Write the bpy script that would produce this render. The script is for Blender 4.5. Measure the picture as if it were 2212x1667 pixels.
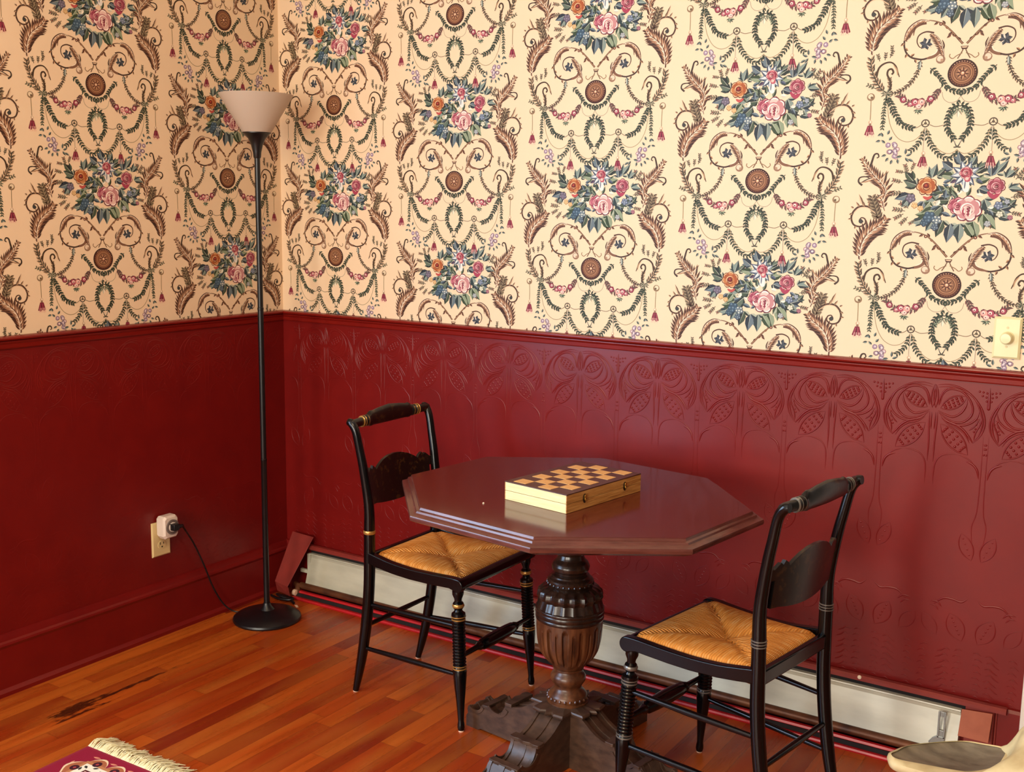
import bpy, math, random
from mathutils import Vector, Matrix
PI = math.pi
for o in list(bpy.data.objects):
    bpy.data.objects.remove(o)
C = bpy.context.scene.collection
S = bpy.context.scene

# ------------------------------------------------------------ camera, light, exposure
cam = bpy.data.cameras.new('camera'); camo = bpy.data.objects.new('camera', cam); C.objects.link(camo)
R0 = Vector((0.83861026, 0.54454914, 0.01410896)); U0 = Vector((-0.0975491, 0.12464359, 0.98739463))
F0 = Vector((-0.53592631, 0.82941558, -0.15764767))
M = Matrix.Identity(4)
for i in range(3):
    M[i][0] = R0[i]; M[i][1] = U0[i]; M[i][2] = -F0[i]
M[0][3], M[1][3], M[2][3] = 2.9854, -3.0263, 1.4643
camo.matrix_world = M
cam.sensor_fit = 'HORIZONTAL'; cam.sensor_width = 36; cam.lens = 2394.4 / 2212 * 36
cam.clip_start = 0.05
S.camera = camo
S.view_settings.view_transform = 'Standard'; S.view_settings.look = 'None'
S.view_settings.gamma = 1; S.view_settings.exposure = 0.16
S.view_settings.use_curve_mapping = False
w = bpy.data.worlds.new('world'); S.world = w; w.use_nodes = True
w.node_tree.nodes['Background'].inputs[0].default_value = (1.0, 0.82, 0.66, 1)
w.node_tree.nodes['Background'].inputs[1].default_value = 0.10

def light(name, kind, loc, energy, col, **k):
    l = bpy.data.lights.new(name, kind); l.energy = energy; l.color = col
    for a, b in k.items():
        if a != 'to': setattr(l, a, b)
    o = bpy.data.objects.new(name, l); C.objects.link(o); o.location = loc
    if 'to' in k:
        o.rotation_euler = (Vector(k['to']) - Vector(loc)).to_track_quat('-Z', 'Y').to_euler()
    return o
# warm ceiling fitting above the room, left of the photographer
light('ceiling_light', 'POINT', (2.0, -2.3, 2.34), 42, (1.0, 0.78, 0.50), shadow_soft_size=0.2)
# two windows at the far end of the room, behind the camera
light('far_window_light', 'AREA', (0.95, -6.2, 1.5), 95, (1.0, 0.93, 0.80), shape='RECTANGLE', size=0.85, size_y=1.5, to=(1.6, -0.3, 0.9))
light('far_window_light', 'AREA', (2.65, -6.2, 1.5), 95, (1.0, 0.93, 0.80), shape='RECTANGLE', size=0.85, size_y=1.5, to=(2.0, -0.3, 0.9))
# bluish daylight through the window in the left wall
light('window_light', 'AREA', (-0.10, -2.70, 1.45), 115, (0.50, 0.72, 1.0), shape='RECTANGLE', size=1.7, size_y=1.6, to=(1.0, -2.70, 1.40))

# ------------------------------------------------------------ helpers
def lin(h):
    h = h.lstrip('#'); v = [int(h[i:i + 2], 16) / 255 for i in (0, 2, 4)]
    return tuple((c / 12.92 if c <= .04045 else ((c + .055) / 1.055) ** 2.4) for c in v) + (1,)

class MB:
    def __init__(s): s.v = []; s.f = []; s.uv = None
    def add(s, vs, fs):
        n = len(s.v); s.v += [tuple(a) for a in vs]; s.f += [tuple(i + n for i in f) for f in fs]; return s
    def box(s, c, d, rot=None):
        vs = []
        for z in (-.5, .5):
            for x, y in ((-.5, -.5), (.5, -.5), (.5, .5), (-.5, .5)):
                p = Vector((x * d[0], y * d[1], z * d[2]))
                if rot: p = rot @ p
                vs.append(p + Vector(c))
        return s.add(vs, [(3, 2, 1, 0), (4, 5, 6, 7), (0, 1, 5, 4), (1, 2, 6, 5), (2, 3, 7, 6), (3, 0, 4, 7)])
    def rings(s, rings, cap=True, closed=True):
        n = len(rings[0]); vs = [p for r in rings for p in r]; fs = []
        for i in range(len(rings) - 1):
            for j in range(n if closed else n - 1):
                k = (j + 1) % n
                fs.append((i * n + j, i * n + k, (i + 1) * n + k, (i + 1) * n + j))
        if cap:
            fs.append(tuple(range(n - 1, -1, -1))); fs.append(tuple((len(rings) - 1) * n + j for j in range(n)))
        return s.add(vs, fs)
    def lathe(s, prof, a, b, n=20, rmod=None):
        """prof: (t along a->b in metres from a, radius)"""
        a = Vector(a); b = Vector(b); ax = (b - a).normalized()
        u = ax.orthogonal().normalized(); v = ax.cross(u)
        if abs(ax.z) > .9: u = Vector((1, 0, 0)); u = (u - ax * u.dot(ax)).normalized(); v = ax.cross(u)
        rs = []
        for t, r in prof:
            ring = []
            for j in range(n):
                th = 2 * PI * j / n; rr = r * (rmod(t, th) if rmod else 1)
                ring.append(a + ax * t + (u * math.cos(th) + v * math.sin(th)) * rr)
            rs.append(ring)
        return s.rings(rs)
    def tube(s, pts, rad, n=10, sx=1.0, up=None):
        pts = [Vector(p) for p in pts]; m = len(pts)
        if not isinstance(rad, (list, tuple)): rad = [rad] * m
        rs = []; prev = None
        for i, p in enumerate(pts):
            t = (pts[min(i + 1, m - 1)] - pts[max(i - 1, 0)]).normalized()
            if up is not None: u = (Vector(up) - t * t.dot(Vector(up))).normalized()
            elif prev is None: u = t.orthogonal().normalized()
            else: u = (prev - t * prev.dot(t)).normalized()
            prev = u; v = t.cross(u)
            rs.append([p + (u * math.cos(2 * PI * j / n) * sx + v * math.sin(2 * PI * j / n)) * rad[i] for j in range(n)])
        return s.rings(rs)
    def prism(s, poly, h0, h1, f):
        """2D outline poly extruded; f(a,b,h)->3D"""
        n = len(poly)
        return s.rings([[f(a, b, h0) for a, b in poly], [f(a, b, h1) for a, b in poly]])
    def disc(s, c, r, n, h):
        return s.lathe([(0, r), (h, r)], c, Vector(c) + Vector((0, 0, 1)), n)
    def build(s, name, mat, parent=None, smooth=35, bevel=0, **props):
        me = bpy.data.meshes.new(name); me.from_pydata(s.v, [], s.f)
        import bmesh
        bm = bmesh.new(); bm.from_mesh(me); bmesh.ops.recalc_face_normals(bm, faces=bm.faces); bm.to_mesh(me); bm.free()
        if mat: me.materials.append(mat)
        if smooth:
            me.polygons.foreach_set('use_smooth', [True] * len(me.polygons))
            me.set_sharp_from_angle(angle=math.radians(smooth))
        o = bpy.data.objects.new(name, me); C.objects.link(o)
        if parent: o.parent = parent
        if bevel:
            b = o.modifiers.new('bevel', 'BEVEL'); b.width = bevel; b.segments = 2; b.limit_method = 'ANGLE'; b.angle_limit = .6
        for k, v in props.items(): o[k] = v
        return o

def thing(name, label, cat, loc=(0, 0, 0), rz=0, group=None):
    o = bpy.data.objects.new(name, None); C.objects.link(o); o.empty_display_size = .05
    o.location = loc; o.rotation_euler = (0, 0, rz); o['label'] = label; o['category'] = cat
    if group: o['group'] = group
    return o

def cat(pts, n=6, closed=False):
    """Catmull-Rom through points of any dimension"""
    P = list(pts); m = len(P); out = []
    if m < 3: n = max(n, 1)
    for i in range(m if closed else m - 1):
        p0 = P[(i - 1) % m] if closed else P[max(i - 1, 0)]
        p1 = P[i]; p2 = P[(i + 1) % m]; p3 = P[(i + 2) % m] if closed else P[min(i + 2, m - 1)]
        for k in range(n):
            t = k / n
            out.append(tuple(.5 * (2 * b + (c - a) * t + (2 * a - 5 * b + 4 * c - d) * t * t + (3 * b - a - 3 * c + d) * t ** 3)
                             for a, b, c, d in zip(p0, p1, p2, p3)))
    if not closed: out.append(tuple(P[-1]))
    return out

# ------------------------------------------------------------ materials
class NT:
    def __init__(s, name, rough=.5, col=None, metal=0, spec=.5, coat=0):
        s.m = bpy.data.materials.new(name); s.m.use_nodes = True; s.t = s.m.node_tree
        s.b = s.t.nodes['Principled BSDF']; s.b.inputs['Roughness'].default_value = rough
        s.b.inputs['Metallic'].default_value = metal; s.b.inputs['Specular IOR Level'].default_value = spec
        s.b.inputs['Coat Weight'].default_value = coat
        if col: s.b.inputs['Base Color'].default_value = lin(col)
    def n(s, typ, **k):
        nd = s.t.nodes.new(typ)
        for a, b in k.items():
            if a.startswith('i_'):
                key = a[2:]; nd.inputs[int(key) if key.isdigit() else key.replace('_', ' ')].default_value = b
            else: setattr(nd, a, b)
        return nd
    def l(s, a, b): s.t.links.new(a, b)
    def math(s, op, a, b=None, c=None):
        nd = s.n('ShaderNodeMath', operation=op)
        for i, x in enumerate((a, b, c)):
            if x is None: continue
            if isinstance(x, (int, float)): nd.inputs[i].default_value = x
            else: s.l(x, nd.inputs[i])
        return nd.outputs[0]
    def coord(s, which='Object'): return s.n('ShaderNodeTexCoord').outputs[which]
    def noise(s, vec, scale, detail=4, stretch=None, rough=.5):
        if stretch:
            mp = s.n('ShaderNodeMapping'); mp.inputs['Scale'].default_value = stretch; s.l(vec, mp.inputs[0]); vec = mp.outputs[0]
        nd = s.n('ShaderNodeTexNoise'); nd.inputs['Scale'].default_value = scale; nd.inputs['Detail'].default_value = detail
        nd.inputs['Roughness'].default_value = rough
        s.l(vec, nd.inputs['Vector']); return nd.outputs['Fac']
    def ramp(s, fac, stops):
        nd = s.n('ShaderNodeValToRGB'); e = nd.color_ramp.elements
        while len(e) < len(stops): e.new(.5)
        for i, (p, c) in enumerate(stops):
            e[i].position = p; e[i].color = lin(c) if isinstance(c, str) else (c, c, c, 1)
        s.l(fac, nd.inputs[0]); return nd.outputs[0]
    def mix(s, fac, a, b, mode='MIX'):
        nd = s.n('ShaderNodeMix', data_type='RGBA', blend_type=mode)
        for i, x in ((0, fac), (6, a), (7, b)):
            if isinstance(x, (int, float)): nd.inputs[i].default_value = x
            elif isinstance(x, tuple): nd.inputs[i].default_value = x
            elif isinstance(x, str): nd.inputs[i].default_value = lin(x)
            else: s.l(x, nd.inputs[i])
        return nd.outputs[2]
    def color(s, o): s.l(o, s.b.inputs['Base Color'])
    def bump(s, h, strength=.2, dist=.001):
        nd = s.n('ShaderNodeBump'); nd.inputs['Strength'].default_value = strength; nd.inputs['Distance'].default_value = dist
        s.l(h, nd.inputs['Height']); s.l(nd.outputs[0], s.b.inputs['Normal'])

def speck(name, c1, c2, rough, scale=60, metal=0, spec=.5, coat=0, bump=0, stretch=None):
    a = NT(name, rough, metal=metal, spec=spec, coat=coat)
    f = a.noise(a.coord(), scale, 4, stretch)
    a.color(a.ramp(f, [(.3, c1), (.7, c2)]))
    if bump: a.bump(f, bump, .002)
    return a.m

M_red = speck('red_paint', '#6c100f', '#761310', .33, 9, spec=.34, bump=.05)
M_redtrim = speck('red_gloss_trim', '#741510', '#7e1810', .27, 14, stretch=(1, 1, 6), spec=.4)
M_redmetal = speck('red_metal_paint', '#b01820', '#bc2026', .35, 20)
M_capred = speck('dull_red_metal', '#7c2b26', '#8a3028', .45, 20)
M_peach = speck('faded_red_plate', '#9c5238', '#a85c40', .5, 30)
M_black = speck('black_lacquer', '#050506', '#080708', .20, 30, spec=.38)
def stencil():
    a = NT('stencilled_black_lacquer', .30, spec=.5); co = a.coord()
    f = a.noise(co, 30, 3); g = a.noise(co, 90, 2)
    a.color(a.mix(a.ramp(a.math('MULTIPLY', f, g), [(.30, 0.), (.36, .5)]), '#0e0b0a', '#4a3418')); return a.m
M_blackw = stencil()
M_blackp = speck('black_plastic', '#0b0b0d', '#121216', .35, 30)
M_gold = NT('gold_paint', .3, '#b98a48', metal=.6).m
M_silver = NT('pewter_paint', .35, '#7d7870', metal=.6).m
M_glide = NT('pale_glide', .4, '#d9b59a').m
M_ivory = speck('ivory_plastic', '#d8c08a', '#dcc690', .35, 20)
M_ivory2 = speck('pale_ivory_plastic', '#e2d8a4', '#e6dcaa', .3, 20)
M_white = speck('white_plastic', '#e0cfc0', '#e6d6c8', .35, 20)
M_casing = speck('white_casing_paint', '#e8e6de', '#efede6', .4, 8)
M_grey = NT('grey_dial', .45, '#6f625c').m
M_dark = NT('painted_gap_shade', .8, '#120808').m  # near-black; paints in the shade of the heater gaps
M_steel = NT('bracket_steel', .35, '#8f9492', metal=.8).m
M_brass = NT('brass', .25, '#d8a850', metal=.9).m
M_copper = speck('tarnished_copper', '#3a1d16', '#7a4a2c', .45, 14, metal=.4)
M_paper = NT('white_paper', .6, '#f0dcc0').m

def plate_mat():
    a = NT('aged_white_enamel', .34, spec=.6); co = a.coord()
    f = a.noise(co, 6, 5, (1, 1, 4)); g = a.noise(co, 40, 3, (.6, 1, 3))
    base = a.ramp(f, [(.25, '#a9a795'), (.55, '#bdbba8'), (.8, '#c9c7b4')])
    a.color(a.mix(a.ramp(g, [(.72, 0.), (.82, .45)]), base, '#8c8064')); return a.m
M_plate = plate_mat()

def wood(name, dark, mid, light, rough, sc=1.0, stretch=(14, 1.2, 14), coat=0, bump=.05):
    a = NT(name, rough, coat=coat); co = a.coord()
    f = a.noise(co, 6 * sc, 6, stretch, .6); g = a.noise(co, 2.5 * sc, 3)
    c = a.ramp(f, [(.3, dark), (.5, mid), (.72, light)])
    a.color(a.mix(a.math('MULTIPLY', g, .35), c, dark)); a.bump(f, bump, .001); return a.m
M_tabtop = wood('mahogany_top', '#501a10', '#571f14', '#602619', .13, stretch=(2, 16, 16), bump=.01)
M_tabedge = wood('mahogany_edge', '#4a2620', '#5e332b', '#6e4036', .22, stretch=(2, 2, 16))
M_walnut = wood('dark_carved_oak', '#33190d', '#58331d', '#75482a', .32, 2, (4, 4, .9), bump=.12)
M_walnut_d = wood('black_stained_wood', '#1c110c', '#2b1a12', '#3d271b', .25, 2, (4, 4, 2))
M_base = wood('dull_carved_base', '#33231a', '#473226', '#5a4232', .42, 1.5, (3, 3, 6))
M_maple = wood('pale_maple', '#d6c08a', '#e6d59e', '#eedfae', .4, 1, (2, 12, 30))
M_maple2 = wood('grained_maple', '#8f5a26', '#c48a48', '#d9a763', .4, 1.6, (10, 1.5, 26))
M_sqlight = wood('light_square', '#d39c58', '#dfab66', '#e8bb78', .35, 1, (6, 30, 6))
M_sqdark = wood('dark_square', '#3e1f18', '#4a271e', '#553026', .3, 1, (6, 30, 6))

def rush_mat():
    a = NT('woven_rush', .62, spec=.3); uv = a.n('ShaderNodeUVMap', uv_map='strand').outputs[0]
    sp = a.n('ShaderNodeSeparateXYZ'); a.l(uv, sp.inputs[0])
    wv = a.math('SINE', a.math('MULTIPLY', sp.outputs[0], 2 * PI / .0065))
    big = a.noise(a.coord(), 9, 4); fine = a.noise(uv, 60, 4, (3, .35, 1))
    c = a.ramp(fine, [(.3, '#c0742a'), (.5, '#eb9a42'), (.72, '#f6c27c')])
    c = a.mix(a.math('MULTIPLY', big, .4), c, '#e08c34')
    c = a.mix(a.ramp(wv, [(0., .3), (.35, 0.)]), c, '#8a4c18')
    a.color(c); a.bump(a.math('ADD', wv, a.math('MULTIPLY', fine, 1.5)), .8, .0012); return a.m
M_rush = rush_mat()

def shade_mat():
    a = NT('frosted_plastic', .45, '#dccab8', spec=.3)
    a.b.inputs['Subsurface Weight'].default_value = .0
    tr = a.n('ShaderNodeBsdfTranslucent'); tr.inputs[0].default_value = lin('#d8cdc4')
    mx = a.n('ShaderNodeMixShader'); mx.inputs[0].default_value = .4
    out = a.t.nodes['Material Output']
    a.l(a.b.outputs[0], mx.inputs[1]); a.l(tr.outputs[0], mx.inputs[2]); a.l(mx.outputs[0], out.inputs[0]); return a.m
M_shade = shade_mat()

def floor_mat():
    a = NT('red_oak_strip_floor', .3, spec=.5); co = a.coord()
    sp = a.n('ShaderNodeSeparateXYZ'); a.l(co, sp.inputs[0]); X, Y = sp.outputs[0], sp.outputs[1]
    W = .0572
    xr = a.math('DIVIDE', a.math('ADD', X, .0162), W); row = a.math('FLOOR', xr); fx = a.math('FRACT', xr)
    wn = a.n('ShaderNodeTexWhiteNoise', noise_dimensions='1D'); a.l(row, wn.inputs['W'])
    yr = a.math('DIVIDE', a.math('ADD', Y, a.math('MULTIPLY', wn.outputs[0], 7.3)), .78); colm = a.math('FLOOR', yr); fy = a.math('FRACT', yr)
    cb = a.n('ShaderNodeCombineXYZ'); a.l(row, cb.inputs[0]); a.l(colm, cb.inputs[1])
    w2 = a.n('ShaderNodeTexWhiteNoise', noise_dimensions='2D'); a.l(cb.outputs[0], w2.inputs['Vector'])
    plank = a.ramp(w2.outputs[0], [(0., '#7a2208'), (.3, '#922f0a'), (.55, '#a33c0d'), (.8, '#b04b12'), (1., '#c0601d')])
    # grain, different on every strip
    off = a.n('ShaderNodeVectorMath', operation='ADD'); a.l(co, off.inputs[0])
    sc = a.n('ShaderNodeVectorMath', operation='SCALE'); a.l(w2.outputs['Color'], sc.inputs[0]); sc.inputs['Scale'].default_value = 9; a.l(sc.outputs[0], off.inputs[1])
    g = a.noise(off.outputs[0], 6, 4, (9, .5, 1), .5)
    c = a.mix(a.ramp(g, [(.30, .5), (.62, 0.)]), plank, '#82350d')
    c = a.mix(a.ramp(a.noise(off.outputs[0], 3, 2, (3, .6, 1)), [(.45, 0.), (.75, .4)]), c, '#c77a2c')
    # seams
    e = a.math('MINIMUM', fx, a.math('SUBTRACT', 1., fx)); ey = a.math('MINIMUM', fy, a.math('SUBTRACT', 1., fy))
    seam = a.math('MAXIMUM', a.math('LESS_THAN', e, .014), a.math('LESS_THAN', ey, .0012))
    c = a.mix(a.math('MULTIPLY', seam, .5), c, '#431504')
    # the long dark stain beside the left wall
    nz = a.noise(co, 14, 4, (1.6, .5, 1)); nz2 = a.noise(co, 55, 3, (2, .5, 1))
    dx = a.math('DIVIDE', a.math('SUBTRACT', X, .262), .030); dy = a.math('DIVIDE', a.math('ADD', Y, 1.14), .10)
    r1 = a.math('SQRT', a.math('ADD', a.math('MULTIPLY', dx, dx), a.math('MULTIPLY', dy, dy)))
    dx2 = a.math('DIVIDE', a.math('SUBTRACT', X, .268), .009); dy2 = a.math('DIVIDE', a.math('ADD', Y, .95), .19)
    r2 = a.math('SQRT', a.math('ADD', a.math('MULTIPLY', dx2, dx2), a.math('MULTIPLY', dy2, dy2)))
    dx3 = a.math('DIVIDE', a.math('SUBTRACT', X, .30), .012); dy3 = a.math('DIVIDE', a.math('ADD', Y, 1.16), .14)
    r3 = a.math('ADD', a.math('SQRT', a.math('ADD', a.math('MULTIPLY', dx3, dx3), a.math('MULTIPLY', dy3, dy3))), .35)
    rr = a.math('MINIMUM', a.math('MINIMUM', r1, r2), r3)
    st = a.math('ADD', rr, a.math('MULTIPLY', a.math('SUBTRACT', a.math('ADD', nz, nz2), 1.), 2.6))
    c = a.mix(a.ramp(st, [(.55, .9), (1.15, 0.)]), c, '#2e0c06')
    a.color(c)
    a.l(a.ramp(g, [(.3, .24), (.7, .36)]), a.b.inputs['Roughness'])
    a.bump(a.math('ADD', a.math('MULTIPLY', seam, -1.), a.math('MULTIPLY', g, .25)), .25, .001)
    return a.m
M_floor = floor_mat()

def attr_mat(name, rough, bump=0):
    a = NT(name, rough, spec=.3); at = a.n('ShaderNodeAttribute', attribute_name='Col')
    a.color(at.outputs['Color'])
    if bump: a.bump(a.noise(a.coord(), 350, 2), bump, .001)
    return a.m
M_paperwall = attr_mat('printed_wallpaper', .55)
M_rug = attr_mat('woven_rug', .9, .4)
M_fringe = speck('cotton_fringe', '#ddcf9e', '#f0e6bc', .8, 60)
M_plaster = speck('ceiling_paint', '#e8dcc4', '#efe4ce', .7, 6)
M_seatgrey = speck('worn_grey_seat', '#4f4436', '#857a66', .5, 16, bump=.1, stretch=(1, 2.2, 1))
M_cream = speck('worn_cream_paint', '#b09a6c', '#d8c797', .6, 16, bump=.3)

# ------------------------------------------------------------ flat printed pattern tools
random.seed(7)
class Draw:
    """collects flat coloured polygons (a print on the paper)"""
    def __init__(s): s.p = []; s.L = 1
    def poly(s, pts, c, L=None): s.p.append((list(pts), lin(c) if isinstance(c, str) else c, s.L if L is None else L))
    def stroke(s, pts, w, c, L=None, w1=None, n=5, taper=False):
        q = cat(pts, n); m = len(q); A = []; B = []
        for i in range(m):
            a = q[max(i - 1, 0)]; b = q[min(i + 1, m - 1)]; dx, dy = b[0] - a[0], b[1] - a[1]; d = math.hypot(dx, dy) or 1
            t = i / (m - 1); ww = (w + ((w1 if w1 is not None else w) - w) * t) / 2
            if taper: ww *= max(.15, math.sin(PI * t) ** .6)
            nx, ny = -dy / d * ww, dx / d * ww
            A.append((q[i][0] + nx, q[i][1] + ny)); B.append((q[i][0] - nx, q[i][1] - ny))
        for i in range(m - 1): s.poly([A[i], A[i + 1], B[i + 1], B[i]], c, L)
    def leaf(s, x, y, ang, l, wd, c, c2=None, L=None):
        ca, sa = math.cos(ang), math.sin(ang); T = lambda a, b: (x + a * ca - b * sa, y + a * sa + b * ca)
        up = [T(0, 0), T(l * .3, wd * .45), T(l * .6, wd * .42), T(l, 0)]; dn = [T(0, 0), T(l, 0), T(l * .6, -wd * .42), T(l * .3, -wd * .45)]
        s.poly(up, c, L); s.poly(dn, c2 or c, L)
    def disc(s, x, y, r, c, L=None, n=14, ry=None, j=0):
        s.poly([(x + r * (1 + j * random.uniform(-1, 1)) * math.cos(2 * PI * k / n), y + (ry or r) * (1 + j * random.uniform(-1, 1)) * math.sin(2 * PI * k / n)) for k in range(n)], c, L)
    def ring(s, x, y, r, w, c, L=None, n=18):
        for k in range(n):
            a, b = 2 * PI * k / n, 2 * PI * (k + 1) / n
            s.poly([(x + r * math.cos(a), y + r * math.sin(a)), (x + r * math.cos(b), y + r * math.sin(b)), (x + (r - w) * math.cos(b), y + (r - w) * math.sin(b)), (x + (r - w) * math.cos(a), y + (r - w) * math.sin(a))], c, L)
    def vine(s, pts, step, l, wd, c, c2=None, stem=3, L=None, spread=.75, stemc=None):
        s.stroke(pts, stem * 1.35, stemc or c, L); q = cat(pts, 12); acc = step * .5; k = 0
        for i in range(1, len(q)):
            dx, dy = q[i][0] - q[i - 1][0], q[i][1] - q[i - 1][1]; acc += math.hypot(dx, dy)
            if acc >= step:
                acc -= step; a = math.atan2(dy, dx); k += 1
                for sg in (-1, 1):
                    s.leaf(q[i][0], q[i][1], a + sg * (spread + random.uniform(-.2, .2)), l * random.uniform(.85, 1.2), wd * 1.12, c, c2, L)
    def acanthus(s, pts, wd, L=None, dark='#3a2219', mid='#8a5f45', lite='#f0ddc2', step=22, side=(1, -1)):
        L = L or s.L; q = cat(pts, 12); m = len(q); acc = 0; n_ = 0
        s.stroke(pts, wd * .7, dark, L, wd * .4, taper=True)
        for i in range(2, m - 1):
            dx, dy = q[i][0] - q[i - 1][0], q[i][1] - q[i - 1][1]; acc += math.hypot(dx, dy)
            if acc >= step * .8:
                acc = 0; n_ += 1; a = math.atan2(dy, dx); t = i / m; k = .5 + .75 * math.sin(PI * min(1, t * 1.15))
                for sg in side:
                    s.leaf(q[i][0], q[i][1], a + sg * .85, wd * 1.9 * k, wd * .5, dark, '#6d4835', L + 1)
                    s.leaf(q[i][0], q[i][1], a + sg * .62, wd * 1.2 * k, wd * .34, mid, '#c79c78', L + 2)
                    if n_ % 2: s.leaf(q[i][0], q[i][1], a + sg * .5, wd * .8 * k, wd * .16, lite, None, L + 3)
        s.stroke(pts, wd * .5, '#6a4331', L + 3, wd * .15, taper=True)
        s.stroke([(x + wd * .1, y) for x, y in pts], wd * .18, lite, L + 4, wd * .06, taper=True)
    def sprig(s, x, y, ang, l, c='#37443a', c2='#6b785e', n=4, L=None):
        e = (x + l * math.cos(ang), y + l * math.sin(ang)); s.stroke([(x, y), e], 5, c, L, n=1)
        for i in range(1, n + 1):
            t = i / n; px, py = x + (e[0] - x) * t, y + (e[1] - y) * t
            for sg in (-1, 1): s.leaf(px, py, ang + sg * .8, max(l * .36, 18), max(l * .2, 10), c, c2, L)
    def rose(s, x, y, r, dark, mid, lite, pale, L=5, seed=1):
        random.seed(seed)
        n = 7
        for k in range(n):
            a = 2 * PI * k / n + .3; s.disc(x + .62 * r * math.cos(a), y + .58 * r * math.sin(a), .44 * r, dark, L, 10, j=.06)
        for k in range(n):
            a = 2 * PI * k / n + .3; s.disc(x + .6 * r * math.cos(a), y + .55 * r * math.sin(a) - .03 * r, .37 * r, lite if k % 2 else mid, L + 1, 10, j=.08)
            s.stroke([(x + .85 * r * math.cos(a - .35), y + .8 * r * math.sin(a - .35)), (x + .93 * r * math.cos(a), y + .88 * r * math.sin(a)), (x + .85 * r * math.cos(a + .35), y + .8 * r * math.sin(a + .35))], .1 * r, pale, L + 2, taper=True, n=3)
        s.disc(x, y, .58 * r, mid, L + 3, 12, j=.05); s.disc(x + .03 * r, y + .05 * r, .5 * r, lite, L + 4, 12, j=.06)
        for rr, c, a0 in ((.46, pale, 2.6), (.38, dark, .2), (.36, mid, 3.4), (.26, pale, 1.2), (.22, dark, 4.4)):
            s.stroke([(x + rr * r * math.cos(a0 + t), y + rr * r * math.sin(a0 + t) + .05 * r) for t in (0, .7, 1.4, 2.1, 2.8)], .1 * r, c, L + 5, taper=True, n=3)
        s.disc(x + .02 * r, y + .08 * r, .17 * r, dark, L + 6, 9)
        s.stroke([(x - .12 * r, y + .02 * r), (x, y + .12 * r), (x + .14 * r, y + .02 * r)], .06 * r, pale, L + 7, n=3)
    def tassel(s, x, y, k=1.0):
        s.disc(x, y - 30 * k, 13 * k, '#c9a98a', 2, 10); s.disc(x + 2 * k, y - 32 * k, 6 * k, '#f2e2c8', 3, 8)
        s.disc(x, y - 14 * k, 9 * k, '#8a6a55', 2, 8)
        s.poly([(x - 15 * k, y - 8 * k), (x + 14 * k, y - 8 * k), (x + 30 * k, y + 50 * k), (x + 14 * k, y + 58 * k), (x, y + 50 * k), (x - 14 * k, y + 62 * k), (x - 34 * k, y + 52 * k)], '#7a2336', 2)
        for dx in (-22, -6, 10):
            s.stroke([(x + dx * .4 * k, y), (x + dx * k, y + 52 * k)], 5 * k, '#a8485a' if dx != -6 else '#571626', 3, n=2)
        for dx in (-20, -4, 12, 24):
            s.stroke([(x + dx * .8 * k, y + 34 * k), (x + dx * 1.1 * k, y + 70 * k)], 5 * k, '#e9b8a8', 4, n=1)

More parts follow.
